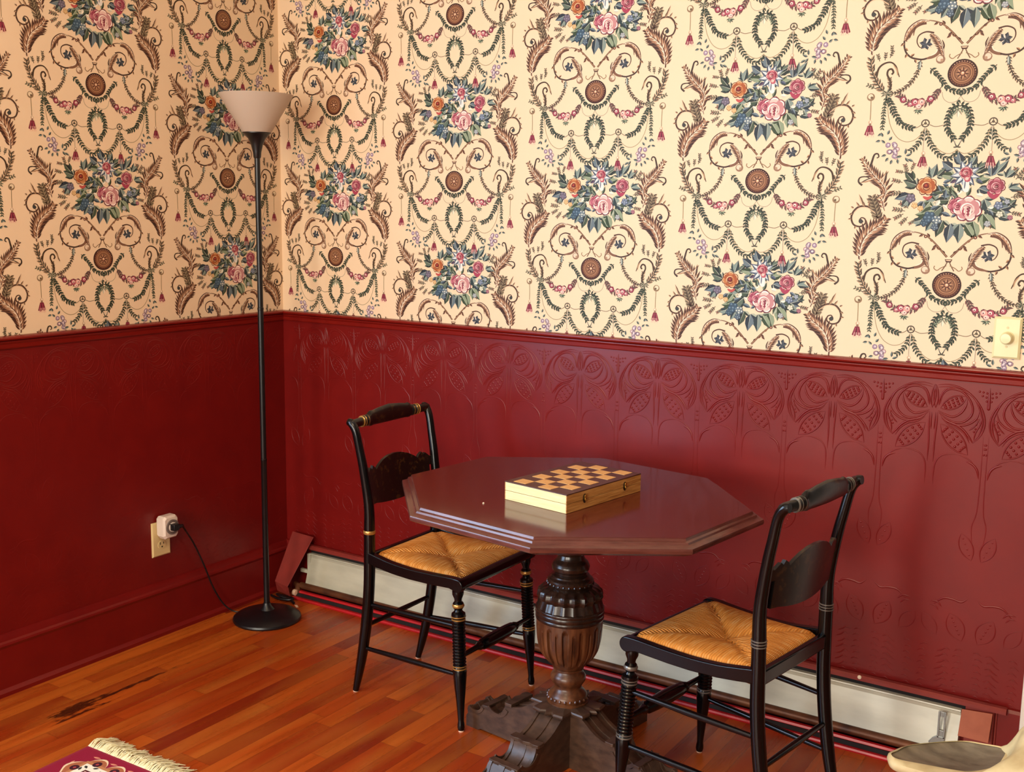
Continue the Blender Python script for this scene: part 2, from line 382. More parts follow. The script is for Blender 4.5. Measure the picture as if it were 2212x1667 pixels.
GD, GM, GL = '#222b22', '#434f3e', '#93a083'
def motif():
    """one repeat of the wallpaper print; coordinates u right, v down, origin at the round medallion"""
    H = Draw()                       # half that is mirrored; authored on the left side
    def T(pts): return [(x - 705 + .045 * (y - 930), y - 930) for x, y in pts]
    def t(x, y): return T([(x, y)])[0]
    # heart-shaped scroll
    out = T([(702, 735), (672, 700), (640, 660), (600, 618), (560, 588), (520, 572), (485, 565)])
    H.stroke(out, 15, '#3f2a20', 1, 6); H.stroke(out, 6, '#a67a58', 2, 2)
    for px, py, a in ((660, 685, -2.6), (640, 655, 2.7), (612, 632, -2.4), (590, 600, -2.2), (690, 712, -2.4), (628, 668, 2.4), (548, 580, 2.6)):
        x, y = t(px, py); H.leaf(x, y, a, 36, 18, '#3f2419', '#7a5038', 2)
    x, y = t(562, 595); H.disc(x, y, 12, '#5b3527', 3); H.disc(x, y, 5, '#d3a585', 4)
    H.acanthus(T([(492, 570), (440, 562), (395, 580), (360, 610), (338, 650), (328, 690)]), 30, 2, step=16, side=(-1,))
    H.stroke(T([(470, 580), (430, 590), (398, 615), (388, 660)]), 20, '#5a3526', 2, 4)
    H.stroke(T([(330, 690), (330, 730), (345, 775), (375, 805), (410, 818), (450, 824), (490, 815)]), 12, '#3f2a20', 1)
    for px, py, a in ((330, 705, 2.4), (333, 740, .7), (350, 780, 2.0), (372, 800, -.6), (400, 818, 1.2)):
        x, y = t(px, py); H.leaf(x, y, a, 32, 18, '#4b2d20', '#b08560', 2)
    H.acanthus(T([(588, 820), (578, 770), (562, 720), (535, 675), (500, 650)]), 26, 2, step=18, side=(-1,))
    H.stroke(T([(575, 780), (585, 740), (572, 700)]), 9, '#42291f', 3, taper=True)
    H.stroke(T([(520, 650), (470, 640), (425, 660), (412, 700), (425, 735), (445, 748)]), 11, '#4a2f22', 2, 5)
    H.stroke(T([(560, 745), (545, 785), (505, 812), (455, 822)]), 42, '#7c5640', 1, 14, taper=True)
    H.stroke(T([(548, 752), (532, 785), (495, 805)]), 9, '#f0ddc2', 3, taper=True)
    x, y = t(470, 720)
    for k in range(6): H.leaf(x, y, k * 1.05 + .2, 44, 30, '#262c34', '#4a5058', 3)
    H.leaf(x, y, -1.2, 40, 12, '#efe3d0', '#c9bba6', 4); H.leaf(x + 5, y + 10, .5, 40, 9, '#efe3d0', '#8c7a68', 4)
    x, y = t(565, 830); H.disc(x, y, 30, '#8f6d55', 2, 12); H.disc(x - 4, y - 4, 20, '#e3cbb0', 3, 10); H.disc(x + 8, y + 6, 10, '#b18f72', 4, 8)
    # bow over medallion
    H.poly(T([(688, 750), (738, 750), (728, 772), (700, 772)]), '#4b3024', 2); H.poly(T([(694, 754), (732, 754), (724, 762), (702, 762)]), '#d9b996', 3)
    H.stroke(T([(704, 772), (690, 800), (670, 832)]), 7, '#6a5038', 2); H.stroke(T([(700, 795), (665, 812), (640, 830), (620, 815), (625, 798)]), 6, '#8a6d4e', 2)
    # laurel under the medallion
    H.vine(T([(500, 885), (545, 930), (580, 975), (610, 1020), (655, 1045), (700, 1058)]), 21, 32, 14, GD, GM, 4)
    H.vine(T([(440, 825), (432, 870), (412, 925), (380, 975), (335, 1015), (285, 1040), (225, 1045)]), 19, 24, 11, '#3c3228', '#7d6a50', 5)
    x, y = t(435, 862); H.stroke([(x, y - 30), (x - 4, y + 30)], 22, '#5d6660', 2, taper=True); H.stroke([(x + 4, y - 25), (x, y + 22)], 8, '#c5cabc', 3, taper=True)
    # rose swag
    H.vine(T([(572, 1018), (548, 1055), (520, 1095), (480, 1120), (430, 1128), (370, 1115), (335, 1090), (302, 1055)]), 20, 34, 15, '#4a4038', '#7a4b48', 4)
    for px, py, r, c in ((330, 1092, 24, '#9a3f50'), (405, 1112, 30, '#a84a5a'), (448, 1112, 28, '#dfa093'), (506, 1095, 26, '#96384c'), (430, 1140, 22, '#e9c0b0'), (375, 1125, 18, '#b86a70')):
        x, y = t(px, py); H.disc(x, y, r, '#5e2530', 3, 9, j=.15); H.disc(x, y, r * .8, c, 4, 9, j=.15); H.disc(x + 3, y - 2, r * .42, '#f3d9cc', 5, 7, j=.1); H.disc(x + 4, y + 1, r * .2, '#7a2435', 6, 6)
    x, y = t(430, 1165)
    for a in (1.57, .9, 2.3, .2, 2.9): H.leaf(x, y, a, 34, 15, GD, GL, 3)
    # thin chains
    H.stroke(T([(580, 1050), (590, 1095), (625, 1122), (670, 1115), (700, 1078)]), 4, '#9c9078', 1)
    H.stroke(T([(506, 1268), (545, 1282), (612, 1270)]), 5, '#786a50', 1)
    H.stroke(T([(452, 1268), (425, 1285), (395, 1290)]), 5, '#786a50', 1)
    H.stroke(T([(228, 1090), (232, 1180), (250, 1270), (290, 1345), (345, 1380), (400, 1375), (445, 1340), (474, 1290)]), 5, '#9a8a68', 1)
    H.stroke(T([(490, 1295), (505, 1350), (535, 1405), (580, 1450), (635, 1468), (688, 1440)]), 5, '#9a8a68', 1)
    # oval laurel wreath and its clip
    H.vine(T([(700, 1148), (655, 1150), (625, 1200), (615, 1265), (628, 1320), (655, 1360)]), 22, 34, 15, GD, GM, 5)
    H.vine(T([(700, 1165), (660, 1180), (640, 1215)]), 18, 26, 12, '#3d4a3c', GL, 4)
    H.stroke(T([(655, 1368), (668, 1390), (680, 1420), (705, 1425)]), 9, '#4a4a3c', 2); H.stroke(T([(662, 1375), (680, 1410)]), 3, '#e8dcc0', 3)
    # rosette, swags, tassel
    x, y = t(478, 1258); H.ring(x, y, 28, 8, '#4d4638', 3); H.disc(x, y, 9, '#4d4638', 3)
    for a in (.5, 2.6, 4.7): H.stroke([(x, y), (x + 20 * math.cos(a), y + 20 * math.sin(a))], 5, '#5d523f', 3, n=1)
    H.vine(T([(482, 1290), (496, 1350), (520, 1410), (560, 1465), (615, 1498), (660, 1492), (690, 1462)]), 23, 32, 13, GD, GM, 3)
    H.vine(T([(472, 1300), (455, 1360), (425, 1410), (385, 1445)]), 22, 30, 13, GD, GM, 3)
    H.stroke(T([(478, 1286), (472, 1370), (468, 1455)]), 9, '#a89478', 1); H.stroke(T([(480, 1286), (475, 1370), (470, 1455)]), 3, '#efe0c6', 2)
    x, y = t(467, 1495); H.tassel(x, y, 1.05)
    H.vine(T([(222, 1060), (250, 1130), (285, 1200), (330, 1262), (398, 1292)]), 22, 34, 16, GD, GM, 4)
    H.vine(T([(216, 1062), (208, 1140), (200, 1210), (196, 1282)]), 19, 24, 11, GD, '#667058', 4)
    # side bow and urn
    x, y = t(220, 1045)
    for a in (.1, .6, -.5, 2.6, 3.2, 3.8, 1.4, -1.2): H.leaf(x, y, a, 44, 16, '#37402f', '#a59b80', 3)
    H.stroke(T([(236, 1040), (246, 990), (238, 950), (222, 915), (228, 885), (250, 878), (262, 900), (250, 915)]), 13, '#43301f', 2)
    H.vine(T([(236, 1035), (240, 985), (236, 945)]), 16, 22, 12, '#3f352a', '#a78a68', 4)
    H.stroke(T([(150, 920), (165, 868), (200, 838), (245, 832), (278, 860), (292, 905), (302, 935)]), 15, '#43301f', 2, 6)
    H.stroke(T([(262, 850), (284, 885), (290, 925)]), 9, '#b08a66', 3, taper=True)
    x, y = t(200, 830)
    for px, py, a in ((170, 820, -1.9), (205, 815, -1.5), (238, 800, -1.2), (250, 770, -1.6)):
        xx, yy = t(px, py); H.sprig(xx, yy, a, 42, '#453a2c', '#77705a', 3, 3)
    # climbing acanthus column
    H.vine(T([(205, 1040), (165, 985), (135, 925), (115, 860), (110, 800)]), 26, 44, 18, '#40392b', '#a8896a', 7)
    H.acanthus(T([(118, 775), (120, 715), (135, 655), (165, 600), (215, 555), (262, 520), (300, 470)]), 46, 2, step=24)
    H.stroke(T([(112, 770), (122, 700), (140, 650)]), 12, '#3a241b', 4, taper=True)
    H.sprig(*t(250, 500), -1.9, 150, '#4a3b2c', '#8d7c60', 6, 2); H.sprig(*t(215, 440), -1.75, 110, '#4a3b2c', '#8d7c60', 5, 2)
    H.stroke(T([(245, 470), (215, 420), (165, 392), (110, 395), (72, 430), (58, 475), (75, 522), (120, 535), (155, 512), (152, 480), (128, 472), (112, 492)]), 19, '#4a3022', 2, 7)
    H.stroke(T([(225, 440), (170, 400), (112, 402), (76, 436)]), 5, '#d8b793', 3)
    x, y = t(125, 498); H.disc(x, y, 16, '#3b3a38', 3, 8, j=.2)
    for px, py, a in ((150, 395, -1.9), (115, 395, -2.2), (175, 395, -1.4), (60, 480, 3.0), (65, 440, 2.6), (90, 530, 1.9), (75, 405, -2.6)):
        xx, yy = t(px, py); H.leaf(xx, yy, a, 46 if py < 400 else 26, 15, '#5b4231', '#b8926e', 3)
    x, y = t(140, 390); H.leaf(x, y, -1.95, 95, 24, '#6c4f3a', '#d9bb98', 3)
    H.acanthus(T([(285, 420), (272, 350), (290, 290), (270, 235), (215, 175), (165, 110), (130, 50)]), 34, 2, step=26)
    for px, py, a, l in ((285, 300, 2.6, 70), (262, 240, -1.3, 110), (210, 190, 2.8, 100), (160, 110, -2.1, 80), (250, 210, -.9, 90), (290, 330, 2.4, 60)):
        x, y = t(px, py); H.leaf(x, y, a, l, 24, '#47372b', '#a98463', 3); H.leaf(x, y, a, l * .7, 9, '#efdcc0', '#c9a584', 5)
    H.stroke(T([(130, 240), (105, 215), (115, 185), (160, 180), (195, 205)]), 15, '#3f3024', 3, 5)
    H.stroke(T([(180, 120), (195, 70), (210, 25), (232, 18), (240, 38), (226, 48)]), 16, '#3f3024', 3, 7)
    # side tassel
    x, y = t(115, 1065); H.disc(x, y, 27, '#8a7052', 2); H.disc(x - 2, y - 4, 18, '#e2cfae', 3, 10); H.disc(x + 6, y + 4, 9, '#6a5540', 4, 8)
    H.sprig(*t(150, 1010), 3.6, 60, '#40402f', '#77775c', 3, 2)
    H.stroke(T([(116, 1092), (115, 1160), (112, 1225)]), 6, '#8f7c58', 1); x, y = t(111, 1272); H.tassel(x, y, 1.05)
    # lilac sprays
    random.seed(3)
    for k in range(13):
        x, y = t(265 + random.uniform(-48, 55), 1440 + random.uniform(-45, 55)); H.disc(x, y, random.uniform(13, 19), random.choice(['#8a7690', '#a890a4', '#bfa6b2', '#c9a5a6']), 3, 7, j=.12)
        H.disc(x + 2, y - 2, 6, '#e9dad6', 4, 6); H.ring(x, y, 17, 2.5, '#5b4a5c', 4, 7)
    for px, py, a in ((215, 1390, -2.4), (200, 1345, -2.0), (230, 1330, -1.2), (185, 1370, 2.9), (240, 1370, -.9), (195, 1320, 2.6), (240, 1490, 2.2), (300, 1500, 1.4), (225, 1470, 2.8), (265, 1505, 1.9), (355, 1480, -.4), (350, 1470, -1.5), (350, 1490, .9), (330, 1480, 2.9), (370, 1500, .5)):
        x, y = t(px, py); H.leaf(x, y, a, 44 if px > 320 else 36, 19, '#2e3a3c', '#77857c', 5)
    F = Draw()
    F.p += H.p
    for pts, c, L in H.p: F.p.append(([(-a, b) for a, b in reversed(pts)], c, L))
    D = F
    # medallion
    D.disc(0, 0, 94, '#2a100b', 6, 30); D.disc(0, 0, 86, '#4c2519', 7, 30); D.disc(0, 0, 72, '#9a6a48', 8, 28); D.disc(0, 0, 66, '#6f452f', 8.5, 28)
    for k in range(30): D.disc(80 * math.cos(k * PI / 15), 80 * math.sin(k * PI / 15), 3.4, '#e0b18c' if -4 < k - 22 < 14 else '#8a5238', 8, 6)
    D.disc(0, 0, 60, '#a87854', 9, 28); D.disc(0, 0, 50, '#8a5f42', 9.5, 24); D.ring(0, 0, 52, 4, '#4e281a', 10, 24)
    for k in range(8): D.leaf(0, 0, k * PI / 4, 46, 22, '#4e281a', '#b98c68', 10)
    D.disc(0, 0, 20, '#5a2c1e', 11); D.disc(0, 0, 12, '#c99a74', 12); D.disc(2, -2, 5, '#f5e0c4', 13, 8)
    for a in (1.2, 1.95): D.leaf(-10, 1085 - 930 + 20, a, 30, 12, GD, GM, 2)
    D.leaf(-10, 250, 1.57, 50, 20, '#b9b49c', '#efe6cf', 2); D.leaf(-12, 242, 2.1, 45, 10, '#8d8a74', None, 2); D.leaf(-8, 242, 1.0, 45, 10, '#8d8a74', None, 2)
    # bouquet (not mirrored)
    random.seed(21)
    B = lambda x, y: (x - 705, y - 930)
    for px, py, a, l, wd in [(620, 300, 2.6, 90, 44), (560, 350, 2.2, 80, 40), (430, 300, 2.8, 100, 46), (470, 240, 3.5, 90, 50), (440, 210, -2.3, 80, 40), (560, 190, -1.3, 90, 40), (590, 180, -.8, 70, 34),
                             (650, 270, 2.9, 70, 40), (700, 300, -2.4, 70, 36), (840, 220, -.3, 80, 40), (830, 160, -.6, 100, 40), (860, 260, .4, 70, 40), (930, 180, -1.6, 90, 38), (960, 160, -.9, 100, 36), (1020, 190, -.7, 90, 34),
                             (1040, 260, .1, 80, 34), (1020, 320, .8, 90, 36), (900, 330, 1.2, 110, 50), (920, 400, .4, 110, 52), (900, 430, .9, 120, 54), (840, 480, 1.3, 110, 52), (790, 500, 1.0, 110, 46), (760, 500, 1.6, 120, 52),
                             (700, 500, 1.7, 120, 54), (650, 480, 1.9, 110, 50), (600, 460, 2.1, 100, 50), (560, 440, 2.5, 100, 50), (520, 480, 2.9, 70, 40), (640, 380, 2.4, 100, 52), (600, 400, 2.8, 90, 46), (680, 340, 3.1, 80, 44),
                             (420, 330, 2.2, 70, 34), (520, 350, 1.9, 70, 34), (980, 440, .3, 90, 40), (1000, 400, -.3, 80, 36), (1050, 380, -.8, 60, 30), (700, 180, 3.3, 80, 46), (690, 130, -2.5, 80, 50), (740, 100, -1.8, 80, 44), (800, 110, -1.1, 70, 40), (840, 130, -.5, 90, 36)]:
        x, y = B(px, py); c = random.choice([('#26302c', '#5c6b5c'), ('#2c3a3c', '#7f8f86'), ('#35452f', '#8a987c'), ('#28323c', '#66757c'), ('#222a26', '#43513f')])
        D.leaf(x, y, a, l * 1.15, wd * 1.3, c[0], c[1], 2); D.leaf(x, y, a + random.choice((-.55, .6)), l * .95, wd * .95, c[1], c[0], 1.5); D.leaf(x, y, a + random.choice((-1.2, 1.1)), l * .6, wd * .7, c[0], '#aab09a', 1.6); D.stroke([(x, y), (x + l * .85 * math.cos(a), y + l * .85 * math.sin(a))], 3, '#cfd3bd', 3, 1, n=1)
    for k in range(46):
        px, py = 705 + random.gauss(0, 1) * 120, 325 + random.gauss(0, 1) * 70
        if abs(px - 705) > 300 or py < 130 or py > 520: continue
        x, y = B(px, py); c = random.choice([('#222b2a', '#4a5a50'), ('#2f3c48', '#6e7f88'), ('#2a3426', '#72806a'), ('#c9c6b2', '#efe8d6')]); D.leaf(x, y, random.uniform(0, 6.28), random.uniform(40, 75), random.uniform(20, 34), c[0], c[1], 3)
    for px, py, a, l in ((400, 160, -1.9, 60), (380, 150, 3.3, 50), (420, 140, -1.2, 50), (370, 220, 3.4, 60), (380, 290, 3.0, 70), (400, 420, 3.3, 70), (390, 440, 2.6, 60), (420, 400, -2.6, 60), (420, 460, 2.3, 60), (1080, 200, -.9, 70), (1090, 190, .1, 60), (1070, 190, -1.5, 60), (1080, 300, -.3, 70), (1060, 420, .2, 60), (1060, 320, -.2, 60), (480, 480, 2.6, 50), (900, 480, .6, 60)):
        x, y = B(px, py); D.sprig(x, y, a, l, '#4a4438', '#8d8066', 4, 2)
        D.disc(x + l * math.cos(a), y + l * math.sin(a), 6, '#8a4a42', 3, 6)
    for px, py, r, pal in ((430, 330, 34, ('#3f3844', '#6a6070', '#8d8494')), (460, 380, 22, ('#a07848', '#cfa772', '#ecd3a0')), (500, 400, 20, ('#a07848', '#cfa772', '#ecd3a0')), (560, 460, 42, ('#25384a', '#3c5468', '#6a8496')), (530, 500, 28, ('#223242', '#3a5060', '#5f7888')), (610, 480, 34, ('#38444c', '#6c7c84', '#e0e0d4')), (600, 530, 26, ('#2a3644', '#4c5c6c', '#8898a0')),
                            (990, 375, 30, ('#3c4658', '#66748a', '#a9b4c2')), (1000, 435, 24, ('#4a5240', '#c9c7b0', '#f0ead2')), (1040, 350, 18, ('#5b6470', '#8c96a2', '#c3c9cc')), (930, 500, 22, ('#6a7078', '#9aa0a4', '#c8ccc6')), (1065, 455, 18, ('#5d2f38', '#96596a', '#c9a0a2'))):
        x, y = B(px, py)
        for k in range(5):
            a = k * 1.257 + .4; D.disc(x + r * .55 * math.cos(a), y + r * .55 * math.sin(a), r * .5, pal[0], 4, 8); D.disc(x + r * .55 * math.cos(a), y + r * .55 * math.sin(a) - r * .05, r * .38, pal[1], 5, 8)
            D.disc(x + r * .62 * math.cos(a), y + r * .62 * math.sin(a) - r * .1, r * .16, pal[2], 6, 6)
        D.disc(x, y, r * .2, pal[2], 7, 7)
    x, y = B(770, 165)                                    # white-blue flower on top
    for k in range(9):
        a = k * .698 + .2; D.leaf(x, y, a, 98, 46, '#5a6a7c' if k % 2 else '#8f9aa6', '#3f4c60', 4); D.leaf(x, y, a, 84, 22, '#eceae0', '#c3c9cc', 5)
    x, y = B(720, 200); D.leaf(x, y, 2.6, 50, 26, '#3c2f44', '#5c4a60', 6); x, y = B(840, 200); D.leaf(x, y, .5, 50, 26, '#3a4256', '#5a6478', 6)
    D.rose(*B(775, 155), 44, '#5e1628', '#8c2f42', '#c06a72', '#efc9bf', 6, 4)
    x, y = B(785, 235); D.stroke([(x, y - 45), (x - 6, y + 20), (x + 6, y + 50)], 44, '#e6e2da', 5, taper=True); D.stroke([(x - 12, y - 30), (x - 14, y + 30)], 10, '#6a7484', 6, taper=True)
    D.disc(x, y - 38, 22, '#b0505e', 7, 9, j=.1); D.disc(x - 3, y - 40, 12, '#eab8ac', 8, 8)
    D.rose(*B(530, 245), 66, '#5e2414', '#a4552c', '#bd7a48', '#e6c292', 6, 9)
    D.disc(*B(526, 243), 20, '#6c1f1a', 14, 9); D.disc(*B(526, 240), 9, '#a8442c', 15, 8)
    x, y = B(540, 325); D.stroke([(x - 30, y - 8), (x, y + 6), (x + 30, y - 12)], 22, '#b8504a', 6, taper=True)
    D.rose(*B(965, 245), 58, '#561626', '#8f3a4c', '#b0606c', '#e2b4b0', 6, 12)
    x, y = B(965, 310); D.stroke([(x - 50, y - 30), (x - 10, y + 8), (x + 30, y - 30)], 30, '#a33d54', 6, taper=True)
    D.rose(*B(735, 380), 60, '#6c2032', '#984054', '#b86474', '#d9a0a0', 5, 5)
    D.rose(*B(800, 400), 90, '#6e2c3c', '#c08686', '#e6c0b6', '#fbeee2', 7, 17)
    for dx, c in ((-22, '#a04458'), (-6, '#e6b4ac'), (8, '#8c2c42'), (22, '#f3d8cc')):
        D.stroke([(95 + dx, -540 + 2), (92 + dx * 1.1, -505), (96 + dx * .8, -478)], 11, c, 15, taper=True)
    return D.p

SX, SV = 1 / 2602, 1 / 2716
def clip(poly, x0, x1, y0, y1):
    for ax, lim, sg in ((0, x0, 1), (0, x1, -1), (1, y0, 1), (1, y1, -1)):
        out = []
        for i, a in enumerate(poly):
            b = poly[i - 1]; ia = (a[ax] - lim) * sg >= 0; ib = (b[ax] - lim) * sg >= 0
            if ia != ib:
                t = (lim - b[ax]) / (a[ax] - b[ax]); out.append((b[0] + (a[0] - b[0]) * t, b[1] + (a[1] - b[1]) * t))
            if ia: out.append(a)
        poly = out
        if len(poly) < 3: return []
    return poly

def printed(name, prims, f, mat, parent=None, base=None, basec=None, dz=.00012):
    """prims (poly2d, rgba, layer) -> one mesh; f(a,b,height)"""
    v = []; fc = []; col = []
    if base:
        v += [f(a, b, 0) for a, b in base]; fc.append(tuple(range(len(base)))); col += [basec] * len(base)
    k = 0
    for poly, c, L in prims:
        k += 1; n = len(v); h = L * dz + (k % 23) * .0000022
        v += [f(a, b, h) for a, b in poly]; fc.append(tuple(range(n, n + len(poly)))); col += [c] * len(poly)
    me = bpy.data.meshes.new(name); me.from_pydata(v, [], fc)
    at = me.color_attributes.new('Col', 'FLOAT_COLOR', 'POINT'); at.data.foreach_set('color', [x for c in col for x in c])
    me.materials.append(mat); o = bpy.data.objects.new(name, me); C.objects.link(o)
    if parent: o.parent = parent
    return o

MOT = motif()
def wallpaper(name, u_first, v_first, i0, i1, lo, hi, f, parent):
    s, V = .5249, .5317; pr = []
    for i in range(i0, i1 + 1):
        for j in range(-4, 4):
            uc = u_first + i * s; vc = v_first - j * V - (V / 2 if i % 2 else 0)
            for poly, c, L in MOT:
                q = [(uc + a * SX, vc - b * SV) for a, b in poly]
                xs = [a for a, b in q]; ys = [b for a, b in q]
                if min(xs) >= lo[0] and max(xs) <= hi[0] and min(ys) >= lo[1] and max(ys) <= hi[1]: pr.append((q, c, L))
                elif max(xs) > lo[0] and min(xs) < hi[0] and max(ys) > lo[1] and min(ys) < hi[1]:
                    q = clip(q, lo[0], hi[0], lo[1], hi[1])
                    if q: pr.append((q, c, L))
    return printed(name, pr, f, M_paperwall, parent, [lo, (hi[0], lo[1]), hi, (lo[0], hi[1])], lin('#ebd0ae'))

# ------------------------------------------------------------ room shell
CEIL = 2.62; XE = 2.632; YB = -6.6; RAIL = 1.075
def struct(o): o['kind'] = 'structure'; return o
def B(*bxs):
    m = MB()
    for lo, hi in bxs: m.box([(a + b) / 2 for a, b in zip(lo, hi)], [b - a for a, b in zip(lo, hi)])
    return m
struct(B(((-.15, YB, -.1), (5.2, .15, 0))).build('floor', M_floor, smooth=0))
struct(B(((-.15, YB, CEIL), (5.2, .15, CEIL + .1))).build('ceiling', M_plaster, smooth=0))
WR = struct(B(((-.15, 0, 0), (XE, .15, CEIL))).build('wall_right', M_red, smooth=0))
WL = struct(B(((-.15, -1.88, 0), (0, 0, CEIL)), ((-.15, YB, 0), (0, -3.56, CEIL)), ((-.15, -3.56, 0), (0, -1.88, .60)), ((-.15, -3.56, 2.30), (0, -1.88, CEIL))).build('wall_left', M_red, smooth=0))
struct(B(((XE, 0, CEIL - .45), (5.2, .15, CEIL))).build('wall_far_right', M_plaster, smooth=0))
wallpaper('wallpaper', .2659, 1.8173, -1, 5, (.0, 1.05), (XE, CEIL), lambda a, b, h: (a, -.0006 - h, b), WR)
wallpaper('wallpaper', -.7859, 1.8225, -1, 2, (-1.88, 1.05), (.0, CEIL), lambda a, b, h: (.0006 + h, a, b), WL)

# embossed dado: raised ridges in the same paint
def ridge(mb, pts, w, h, f, n=5, taper=True):
    q = cat(pts, n); m = len(q); rs = []
    for i in range(m):
        a = q[max(i - 1, 0)]; b = q[min(i + 1, m - 1)]; dx, dy = b[0] - a[0], b[1] - a[1]; d = math.hypot(dx, dy) or 1
        t = i / max(m - 1, 1); k = 1 if not taper else min(1, .25 + 3.2 * min(t, 1 - t))
        nx, ny = -dy / d * w / 2 * k, dx / d * w / 2 * k
        rs.append([f(q[i][0] + nx, q[i][1] + ny, -.0003), f(q[i][0] + nx * .55, q[i][1] + ny * .55, h * k * .8), f(q[i][0], q[i][1], h * k),
                   f(q[i][0] - nx * .55, q[i][1] - ny * .55, h * k * .8), f(q[i][0] - nx, q[i][1] - ny, -.0003)])
    mb.rings(rs, cap=False, closed=False)
def bead(mb, x, y, r, h, f):
    vs = [f(x, y, h)] + [f(x + r * .6 * math.cos(k * PI / 3), y + r * .6 * math.sin(k * PI / 3), h * .75) for k in range(6)] + [f(x + r * math.cos(k * PI / 3), y + r * math.sin(k * PI / 3), -.0003) for k in range(6)]
    mb.add(vs, [(0, 1 + k, 1 + (k + 1) % 6) for k in range(6)] + [(1 + k, 7 + k, 7 + (k + 1) % 6, 1 + (k + 1) % 6) for k in range(6)])
def lens(a, b, bulge):
    (x0, y0), (x1, y1) = a, b; dx, dy = x1 - x0, y1 - y0; out = []
    for sg in (1, -1): out.append([(x0 + dx * t - dy * sg * bulge * math.sin(PI * t) ** .8, y0 + dy * t + dx * sg * bulge * math.sin(PI * t) ** .8) for t in (0, .2, .4, .6, .8, 1)])
    return out
P = .268
def emboss_cell():
    """ridge list (pts, width, height) and beads, right half of one palmette; u>=0"""
    Z = lambda x, y: ((x - 1015) / 2800 + .06 * (y - 330) / 2800, -((y - 330) - .086 * (x - 1015)) / 2650)
    R = []; Bd = []
    def r(pts, w=.0042, h=.0016): R.append(([Z(*p) for p in pts], w, h))
    for d in (0, 16):
        r([(1045, 155 + d), (1120, 152 + d), (1210, 180 + d * .8), (1290, 240), (1350 - d, 330), (1368 - d, 420), (1345 - d, 500), (1290, 560 - d * .5)])
    r([(1060, 290), (1075, 230), (1110, 190), (1160, 185), (1215, 205), (1262, 255), (1285, 320), (1270, 375), (1215, 415), (1150, 412), (1090, 380), (1050, 345)], .005)
    r([(1050, 300), (1058, 250), (1080, 205), (1110, 178)], .0045)
    r([(1045, 335), (1095, 362), (1150, 378), (1205, 350), (1238, 300), (1248, 250)], .005)
    r([(1050, 352), (1110, 405), (1180, 435), (1250, 430), (1310, 390), (1335, 320)], .005)
    for e in lens((1062, 320), (1245, 238), .20): r(e, .0035)
    r([(1062, 365), (1100, 405), (1165, 428), (1225, 470), (1270, 530), (1288, 560)], .005)
    r([(1070, 390), (1120, 430), (1180, 455), (1235, 500), (1265, 560)], .004)
    for e in lens((1062, 430), (1255, 645), .19): r(e, .0038)
    r([(1295, 540), (1305, 490), (1340, 420), (1345, 370)], .0035); r([(1262, 470), (1300, 440), (1335, 385)], .0035)
    for e in lens((1030, 150), (1028, 318), .09): r(e, .0035)
    r([(1042, 345), (1036, 430), (1022, 560), (1014, 700)], .004, .0014); r([(1028, 345), (1018, 470)], .003)
    r([(1014, 860), (1018, 770), (1032, 700), (1070, 655), (1130, 640), (1200, 645)], .0035, .0010)
    r([(1245, 690), (1285, 705), (1320, 745), (1332, 810)], .0055, .0014); r([(1200, 645), (1260, 672), (1300, 712)], .003, .0008)
    r([(1398, 175), (1396, 300), (1390, 330)], .005)
    for k in range(5):
        for j in range(3):
            t = .18 + k * .155; o = (j - 1) * .085 * math.sin(PI * t) * 1.3
            for a, b in (((1062, 320), (1245, 238)), ((1062, 430), (1255, 645))):
                dx, dy = b[0] - a[0], b[1] - a[1]; Bd.append((*Z(a[0] + dx * t - dy * o, a[1] + dy * t + dx * o), .0042, .0018))
    for x, y in ((1330, 200), (1355, 205), (1380, 212), (1350, 230), (1375, 240), (1378, 268), (1310, 430), (1325, 450), (1305, 460), (1322, 400), (1338, 420), (1295, 480), (1370, 600), (1380, 640), (1372, 570)):
        Bd.append((*Z(x, y), .0034, .0014))
    return R, Bd
